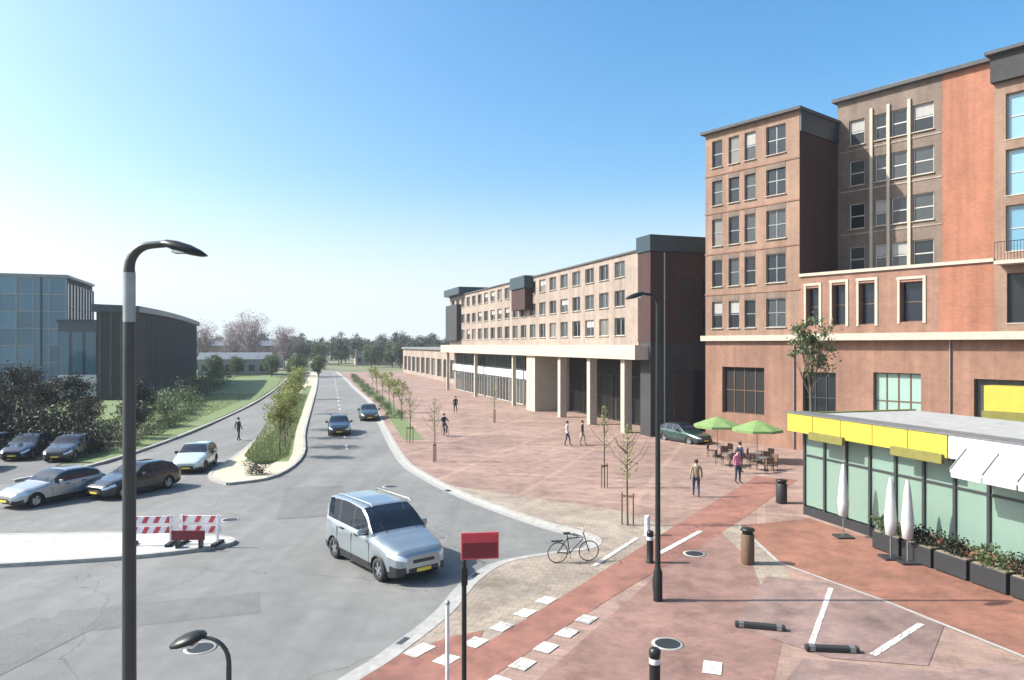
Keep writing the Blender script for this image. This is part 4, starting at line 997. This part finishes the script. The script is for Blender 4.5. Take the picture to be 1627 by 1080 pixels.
tm = MB().box(.05, wbay-.05, -.03, .03, 2.45, 2.53).mesh('transom', 'frame_dark')
for k in range(nb):
    inst('pane', gm, pv, (k*wbay+.05, .2, .4)); inst('transom', tm, pv, (k*wbay, .19, 0))
for k in range(nb+1): inst('mullion', mm, pv, (k*wbay, .18, 0))
gm2 = MB().add([(0, 0, 0), (0, 1.9, 0), (0, 1.9, 3.1), (0, 0, 3.1)], [(0, 3, 2, 1)]).mesh('pane', 'clear_glass')
for k in range(3): inst('pane', gm2, pv, (-.0, .25+k*1.93, .38))
MB().box(.1, PL-.1, DEP-.2, DEP-.05, 0, 3.49).obj('back_wall', 'mint_wall', pv)
MB().box(.03, PL-.1, .31, DEP-.2, 0.0, .06).obj('floor', 'timber_floor', pv)
MB().box(9, 9.12, 2.6, DEP-.21, .06, 3.49).obj('partition', 'white_metal', pv)
MB().box(10, 14.5, 4.2, 4.8, .06, 1.15).obj('counter', 'brown_wood', pv)
MB().box(-.02, .02, .2, DEP, .0, .36).obj('plinth', 'trim_black', pv)
MB().box(-.09, -.03, .5, 1.6, 1.0, 2.6).obj('poster', 'pink_panel', pv)
PVM = Matrix.Translation((12.15, 30.4, .1)) @ Matrix.Rotation(math.atan2(-.96, .28), 4, 'Z')
# planters
plm = bush_mesh(201, 1.05, .42, .6, 700, .055, 'leaf_dark')
plmg = bush_mesh(202, 1.05, .42, .6, 700, .055, 'leaf_green')
for k in range(9):
    w_ = PVM @ Vector((5.6+k*1.28, -.75, 0)); o = empty('planter', w_, math.atan2(-.96, .28), 'dark planter box with clipped shrubs along the pavilion windows', 'planter', 'planters along the pavilion')
    b = MB(); b.box(-.58, .58, -.26, .26, .04, .62); b.obj('box', 'trim_black', o, bevel=.015); MB().box(-.54, .54, -.22, .22, .6, .64).obj('soil', 'soil', o)
    p = inst('shrub', plm if k % 3 else plmg, o, (0, 0, .6))
# folded white parasols
for i, (sx, sy) in enumerate(((3.55, -.95), (6.2, -1.35), (6.75, -1.2))):
    w_ = PVM @ Vector((sx, sy, 0)); o = empty('parasol', w_, 0, ['folded white parasol before the far end of the pavilion', 'folded white parasol at the first planter, left of the pair', 'folded white parasol at the planters, right of the pair'][i], 'parasol', 'folded parasols')
    MB().tube([(0, 0, 0), (0, 0, 2.75)], .025, 8).obj('pole', 'galvanised', o)
    MB().lathe([(.05, .75), (.16, .8), (.2, 1.3), (.15, 1.9), (.1, 2.4), (.04, 2.7), (.001, 2.72)], 9).obj('canopy', 'white_fabric', o)
    MB().box(-.3, .3, -.3, .3, 0, .07).obj('base', 'trim_black', o, bevel=.01)
# bin / grey box by the planters
def bin_(x, y, label, mat, h=1.0, r=.22):
    o = empty('litter_bin', (x, y, .1), .3, label, 'bin')
    MB().lathe([(r*.9, 0), (r, .05), (r, h*.82), (r*.95, h*.84)], 18).obj('body', mat, o)
    MB().lathe([(r*.8, h*.84), (r*.8, h*.93), (r*1.08, h*.94), (r*1.0, h), (.001, h+.03)], 18).obj('lid', 'dark_metal', o)
    return o
bin_(7.65, 23.5, 'brown litter bin standing on the plaza left of the red walkway', 'brown_wood', 1.15, .21)
bin_(13.1, 25.6, 'dark grey bin at the start of the planters', 'grey_metal', .95, .25)
bin_(12.1, 32.5, 'black bin left of the pavilion corner', 'trim_black', 1.05, .24)
# bollards
def bollard(x, y, label, mat='dark_metal', h=1.05, r=.11, group='bollards'):
    o = empty('bollard', (x, y, .1), 0, label, 'bollard', group)
    MB().lathe([(r*1.15, 0), (r*1.15, .06), (r, .08), (r, h-.12), (r*1.08, h-.1), (r*1.08, h-.04), (r*.7, h)], 18).obj('shaft', mat, o)
    MB().lathe([(r*1.01, h-.3), (r*1.03, h-.29), (r*1.03, h-.2), (r*1.01, h-.19)], 18).obj('band', 'white_metal', o)
bollard(2.85, 14.45, 'black bollard at the bottom edge beside the red cycle path')
bollard(5.05, 27.0, 'pale short bollard at the side of the cycle path', 'white_metal', .75, .1)
bollard(4.5, 23.6, 'dark bollard between the plaza lamp and the pale bollard')
# dark blocks added in place of low kerb shadows in the bay
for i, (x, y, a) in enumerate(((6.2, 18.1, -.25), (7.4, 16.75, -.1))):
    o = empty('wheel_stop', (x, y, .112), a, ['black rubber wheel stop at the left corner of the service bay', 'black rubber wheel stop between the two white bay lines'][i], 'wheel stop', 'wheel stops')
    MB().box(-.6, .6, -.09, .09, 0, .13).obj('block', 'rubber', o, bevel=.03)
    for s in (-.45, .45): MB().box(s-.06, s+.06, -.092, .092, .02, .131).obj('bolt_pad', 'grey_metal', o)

# ------------------------------------------------------------------ terrace parasols and tables by the big building
def open_parasol(x, y, label, mat='green_fabric', h=2.5):
    o = empty('parasol', (x, y, .1), .3, label, 'parasol', 'open green parasols')
    MB().tube([(0, 0, 0), (0, 0, h)], .025, 8).obj('pole', 'galvanised', o)
    vs = [(0, 0, h+.05)]; n = 8
    for r_, z in ((.8, h-.22), (1.5, h-.5), (1.5, h-.65)):
        for k in range(n): a = 2*math.pi*k/n; vs.append((r_*math.cos(a), r_*math.sin(a), z))
    fs = [(0, 1+k, 1+(k+1) % n) for k in range(n)]
    for q in range(2):
        for k in range(n): fs.append((1+q*n+k, 1+(q+1)*n+k, 1+(q+1)*n+(k+1) % n, 1+q*n+(k+1) % n))
    MB().add(vs, fs).obj('canopy', mat, o); MB().lathe([(.28, 0), (.28, .08), (.05, .1)], 14).obj('base', 'trim_black', o)
open_parasol(13.1, 46.2, 'green parasol on the terrace, left of the pair'); open_parasol(14.9, 44.0, 'green parasol on the terrace, right of the pair')
def cafe_table(x, y, label):
    o = empty('cafe_table', (x, y, .1), 0, label, 'table', 'terrace tables')
    MB().lathe([(.38, .72), (.38, .75)], 18).obj('tabletop', 'grey_metal', o); MB().tube([(0, 0, .02), (0, 0, .72)], .03, 8).obj('leg', 'dark_metal', o); MB().lathe([(.24, 0), (.22, .03)], 14).obj('base', 'dark_metal', o)
def chair(x, y, rz, label):
    o = empty('cafe_chair', (x, y, .1), rz, label, 'chair', 'dark terrace chairs')
    MB().box(-.21, .21, -.21, .21, .43, .46).obj('seat', 'brown_wood', o); MB().box(-.21, .21, .19, .22, .5, .88).obj('backrest', 'brown_wood', o)
    for a in (-.19, .19):
        for b in (-.19, .19): MB().tube([(a, b, 0), (a, b, .43 if b < 0 else .88)], .014, 6).obj('leg', 'dark_metal', o)
tb = [(13.1, 45.4), (14.9, 43.2), (12.8, 42.5), (14.3, 40.9)]
for i, (x, y) in enumerate(tb):
    cafe_table(x, y, ['round table under the left green parasol', 'round table under the right green parasol', 'round table left in front of the parasols', 'round table nearest the pavilion'][i])
    for a in (0, 2.1, 4.2):
        chair(x+.62*math.sin(a), y-.62*math.cos(a), a+math.pi, {0: 'front', 2.1: 'rear right', 4.2: 'rear left'}[a]+' '+['dark chair at the table under the left parasol', 'dark chair at the table under the right parasol', 'dark chair at the table left in front of the parasols', 'dark chair at the table nearest the pavilion'][i])

for i, (sx, sy) in enumerate(((1.6, 2.0), (4.2, 1.8), (6.8, 2.1), (11.0, 1.9), (13.4, 2.2))):
    w_ = PVM @ Vector((sx, sy, 0)); cafe_table(w_.x, w_.y, '%s round table from the far end inside the glass pavilion' % ['first', 'second', 'third', 'fourth', 'fifth'][i])
    for a in (1.2, 4.3): chair(w_.x+.62*math.sin(a), w_.y-.62*math.cos(a), a+math.pi, '%s chair at the %s table from the far end inside the pavilion' % ({1.2: 'right', 4.3: 'left'}[a], ['first', 'second', 'third', 'fourth', 'fifth'][i]))
# ------------------------------------------------------------------ bicycles
def bicycle(x, y, rz, label, z=.1, lean=0.0, mat='dark_metal'):
    o = empty('bicycle', (x, y, z), rz, label, 'bicycle')
    o.rotation_euler = (lean, 0, rz)
    for wx in (-.53, .53):
        m = Matrix.Rotation(R(90), 4, 'X'); ring = [(wx+.33*math.cos(t), 0, .345+.33*math.sin(t)) for t in [2*math.pi*k/28 for k in range(29)]]
        wh = MB().tube(ring, .017, 6, False).obj('wheel', 'rubber', o)
        sp = MB()
        for k in range(12): t = 2*math.pi*k/12; sp.tube([(wx, 0, .345), (wx+.32*math.cos(t), 0, .345+.32*math.sin(t))], .003, 3, False)
        sp.obj('spokes', 'galvanised', wh)
    f = MB()
    for a, b in (((-.53, .345), (-.13, .3)), ((-.53, .345), (-.2, .82)), ((-.13, .3), (-.23, .95)), ((-.13, .3), (.33, .78)), ((-.2, .8), (.33, .82)), ((.53, .345), (.33, .95))): f.tube([(a[0], 0, a[1]), (b[0], 0, b[1])], .018, 6)
    f.obj('frame', mat, o)
    MB().tube([(.2, -.27, 1.05), (.32, -.15, 1.06), (.35, 0, 1.02), (.32, .15, 1.06), (.2, .27, 1.05)], .014, 6).obj('handlebar', 'galvanised', o)
    MB().box(-.36, -.12, -.07, .07, .95, 1.0).obj('saddle', 'rubber', o, bevel=.02); MB().box(-.75, -.35, -.06, .06, .72, .74).obj('carrier', 'dark_metal', o)
    MB().tube([(-.13, -.12, .16), (-.13, -.12, .3), (-.13, .12, .3), (-.13, .12, .44)], .012, 5).obj('crank', 'galvanised', o)
    MB().tube([(-.3, .02, .3), (-.42, .16, 0)], .01, 5).obj('stand', 'galvanised', o)
    return o
bicycle(2.0, 23.7, R(12), 'dark bicycle parked on the beige corner beyond the red sign', .1, .08)
# ------------------------------------------------------------------ people
def body_mesh(J, name='body'):
    """J: dict of joints; skin-modifier body as one surface"""
    order = list(J['v'].keys()); idx = {k: i for i, k in enumerate(order)}
    me = bpy.data.meshes.new(name); me.from_pydata([J['v'][k][0] for k in order], [(idx[a], idx[b]) for a, b in J['e']], [])
    o = bpy.data.objects.new(name, me); COL.objects.link(o)
    md = o.modifiers.new('skin', 'SKIN'); md.use_smooth_shade = True
    sk = me.skin_vertices[0].data if me.skin_vertices else None
    if sk is None:
        bpy.context.view_layer.update(); sk = me.skin_vertices[0].data
    for i, k in enumerate(order):
        r_ = J['v'][k][1]; sk[i].radius = r_ if isinstance(r_, tuple) else (r_, r_); sk[i].use_root = (k == 'pelvis')
    s2 = o.modifiers.new('sub', 'SUBSURF'); s2.levels = 1; s2.render_levels = 1
    dg = bpy.context.evaluated_depsgraph_get(); ev = o.evaluated_get(dg); nm = bpy.data.meshes.new_from_object(ev)
    bpy.data.objects.remove(o); nm.name = name; return nm
def pose(stride=.18, sit=False, arms='down'):
    v = {'pelvis': ((0, 0, .95), (.15, .11)), 'waist': ((0, 0, 1.1), (.14, .1)), 'chest': ((0, .01, 1.3), (.17, .11)), 'neck0': ((0, .0, 1.45), (.09, .08)), 'neck': ((0, -.01, 1.52), .055), 'head': ((0, -.02, 1.6), (.075, .085)), 'crown': ((0, -.01, 1.7), (.07, .08))}
    e = [('pelvis', 'waist'), ('waist', 'chest'), ('chest', 'neck0'), ('neck0', 'neck'), ('neck', 'head'), ('head', 'crown')]
    for s, n in ((-1, 'l'), (1, 'r')):
        st = s*stride
        if sit:
            kn = (s*.11, -.42, .78 if s > 0 else .62); an = (s*.1, -.28, .36 if s > 0 else .2)
            v.update({'hip'+n: ((s*.1, 0, .92), .095), 'kn'+n: (kn, .062), 'an'+n: (an, .04), 'toe'+n: ((an[0], an[1]-.17, an[2]-.05), .035)})
        else:
            v.update({'hip'+n: ((s*.1, 0, .88), .095), 'kn'+n: ((s*.1, -abs(st)*.25-st*.5, .5), .06), 'an'+n: ((s*.1, -st, .09), .04), 'toe'+n: ((s*.11, -st-.18, .035), .035)})
        e += [('pelvis', 'hip'+n), ('hip'+n, 'kn'+n), ('kn'+n, 'an'+n), ('an'+n, 'toe'+n)]
        if sit: el, wr_, hn = (s*.26, -.2, 1.2), (s*.25, -.45, 1.12), (s*.25, -.53, 1.12)
        else: el, wr_, hn = (s*.26, .05+st*.2, 1.14), (s*.27, -.02+st*.7, .9), (s*.27, -.05+st*.8, .82)
        v.update({'sh'+n: ((s*.19, .01, 1.41), .06), 'el'+n: (el, .045), 'wr'+n: (wr_, .032), 'ha'+n: (hn, .035)})
        e += [('neck0', 'sh'+n), ('sh'+n, 'el'+n), ('el'+n, 'wr'+n), ('wr'+n, 'ha'+n)]
    return {'v': v, 'e': e}
def person(x, y, rz, label, topm='cloth_black', legm='cloth_black', sit=False, z=.1, stride=.18, bag=False):
    o = empty('person', (x, y, z), rz, label, 'person')
    b = body_mesh(pose(stride, sit)); b.materials.clear()
    for mname in (topm, legm, 'skin', 'hair'): b.materials.append(M[mname])
    for p in b.polygons:
        c = p.center
        p.material_index = 2 if (c.z > 1.49 or (abs(c.x) > .215 and c.z < .88 and not sit) or (sit and abs(c.x) > .2 and c.y < -.47)) else (1 if c.z < .95 else 0)
        if c.z < .1 and not sit: p.material_index = 3
    inst('body', b, o)
    hr = MB().lathe([(.088, 0), (.1, .05), (.092, .11), (.06, .155), (.001, .17)], 14, (0, .012, 1.61)); hr.obj('hair', 'hair', o)
    MB().box(-.012, .012, -.125, -.09, 1.6, 1.635).obj('nose', 'skin', o, bevel=.006)
    if bag: MB().box(.24, .36, -.05, .22, .5, .78).obj('bag', 'cloth_white', o, bevel=.02)
    return o
person(-20.6, 54.5, 2.6, 'person in black walking on the left carriageway before the median', z=0)
person(-5.9, 75.5, .4, 'person in black with a white bag on the far plaza', bag=True)
person(11.6, 37.2, .5, 'person in pink top standing on the plaza before the pavilion', 'cloth_pink', 'cloth_navy', stride=.05)
person(12.6, 40.0, 2.0, 'person in dark clothes walking by the terrace tables', 'cloth_navy', 'cloth_black')
person(3.9, 51.0, 1.2, 'person in white shirt and navy trousers before the arcade columns', 'cloth_white', 'cloth_navy')
person(5.0, 51.4, 1.3, 'person in navy jacket walking beside the one in white', 'cloth_navy', 'cloth_khaki', bag=True)
person(8.6, 33.8, 3.0, 'person in khaki jacket walking on the cycle path before the terrace', 'cloth_khaki', 'cloth_navy')
# cyclist
bx, by, br = -5.2, 56.3, R(-65)
bicycle(bx, by, br, 'bicycle ridden across the left plaza by a person in black', .1)
person(bx-.25*math.cos(br), by-.25*math.sin(br), br+R(90), 'person in black riding a bicycle across the left plaza', sit=True, z=.1)

# ------------------------------------------------------------------ haze
hz = MB().box(-700, 700, -40, 640, -1.2, 30).obj('haze', 'asphalt'); hz.data.materials.clear()
hm = bpy.data.materials.new('haze'); hm.use_nodes = True; hn = hm.node_tree; hn.nodes.clear()
pvn = hn.nodes.new('ShaderNodeVolumePrincipled'); pvn.inputs['Color'].default_value = (.9, .95, 1, 1); pvn.inputs['Density'].default_value = .0003; pvn.inputs['Anisotropy'].default_value = .2
mo = hn.nodes.new('ShaderNodeOutputMaterial'); hn.links.new(pvn.outputs[0], mo.inputs['Volume']); hz.data.materials.append(hm); hz['kind'] = 'stuff'
# ------------------------------------------------------------------ labels that count along a row
ORD = 'first second third fourth fifth sixth seventh eighth ninth tenth eleventh twelfth thirteenth fourteenth fifteenth sixteenth seventeenth eighteenth nineteenth twentieth'.split()
def number(group, text):
    L = sorted([o for o in COL.objects if o.parent is None and o.get('group') == group], key=lambda o: o.location.x/o.location.y)
    for i, o in enumerate(L): o['label'] = text % ORD[i]
number('planters along the pavilion', '%s dark planter box from the far end of the pavilion window row')
number('evergreens behind the car park', '%s dark evergreen tree from the left, behind the car park')
number('shrubs on the grassy bank', '%s shrub from the left in the row on the grassy bank')
number('tall mauve-grey trees', '%s tall mauve-grey bare tree from the left, beyond the dark hall')
number('low shrubs on the lawn edge', '%s low green shrub from the left beside the left carriageway')
number('low shrubs on the verge', '%s low shrub from the left on the verge right of the road')
number('dark shrubs behind the parked cars', '%s dark shrub from the left in the row behind the parked cars')
L = sorted([o for o in COL.objects if o.get('group') == 'trees of the far wood'], key=lambda o: o.location.x/o.location.y)
for i, o in enumerate(L): o['label'] = ('far dark green tree in the horizon wood, behind the dark hall' if i < 12 else 'far dark green tree in the horizon wood, between the dark hall and the road end' if i < 30 else 'far dark green tree in the horizon wood, right of the road end')
number('young trees on the verge', '%s yellow-green young tree from the left on the verge')
number('small rounded trees before the shed', '%s small rounded tree from the left before the pale shed')
number('far trees behind the low hall', '%s far tree from the left behind the low grey hall')
L = sorted([o for o in COL.objects if o.get('group') == 'young trees on the median'], key=lambda o: o.location.y)
for i, o in enumerate(L): o['label'] = '%s nearest lime-green young tree on the grassy median' % ORD[i]
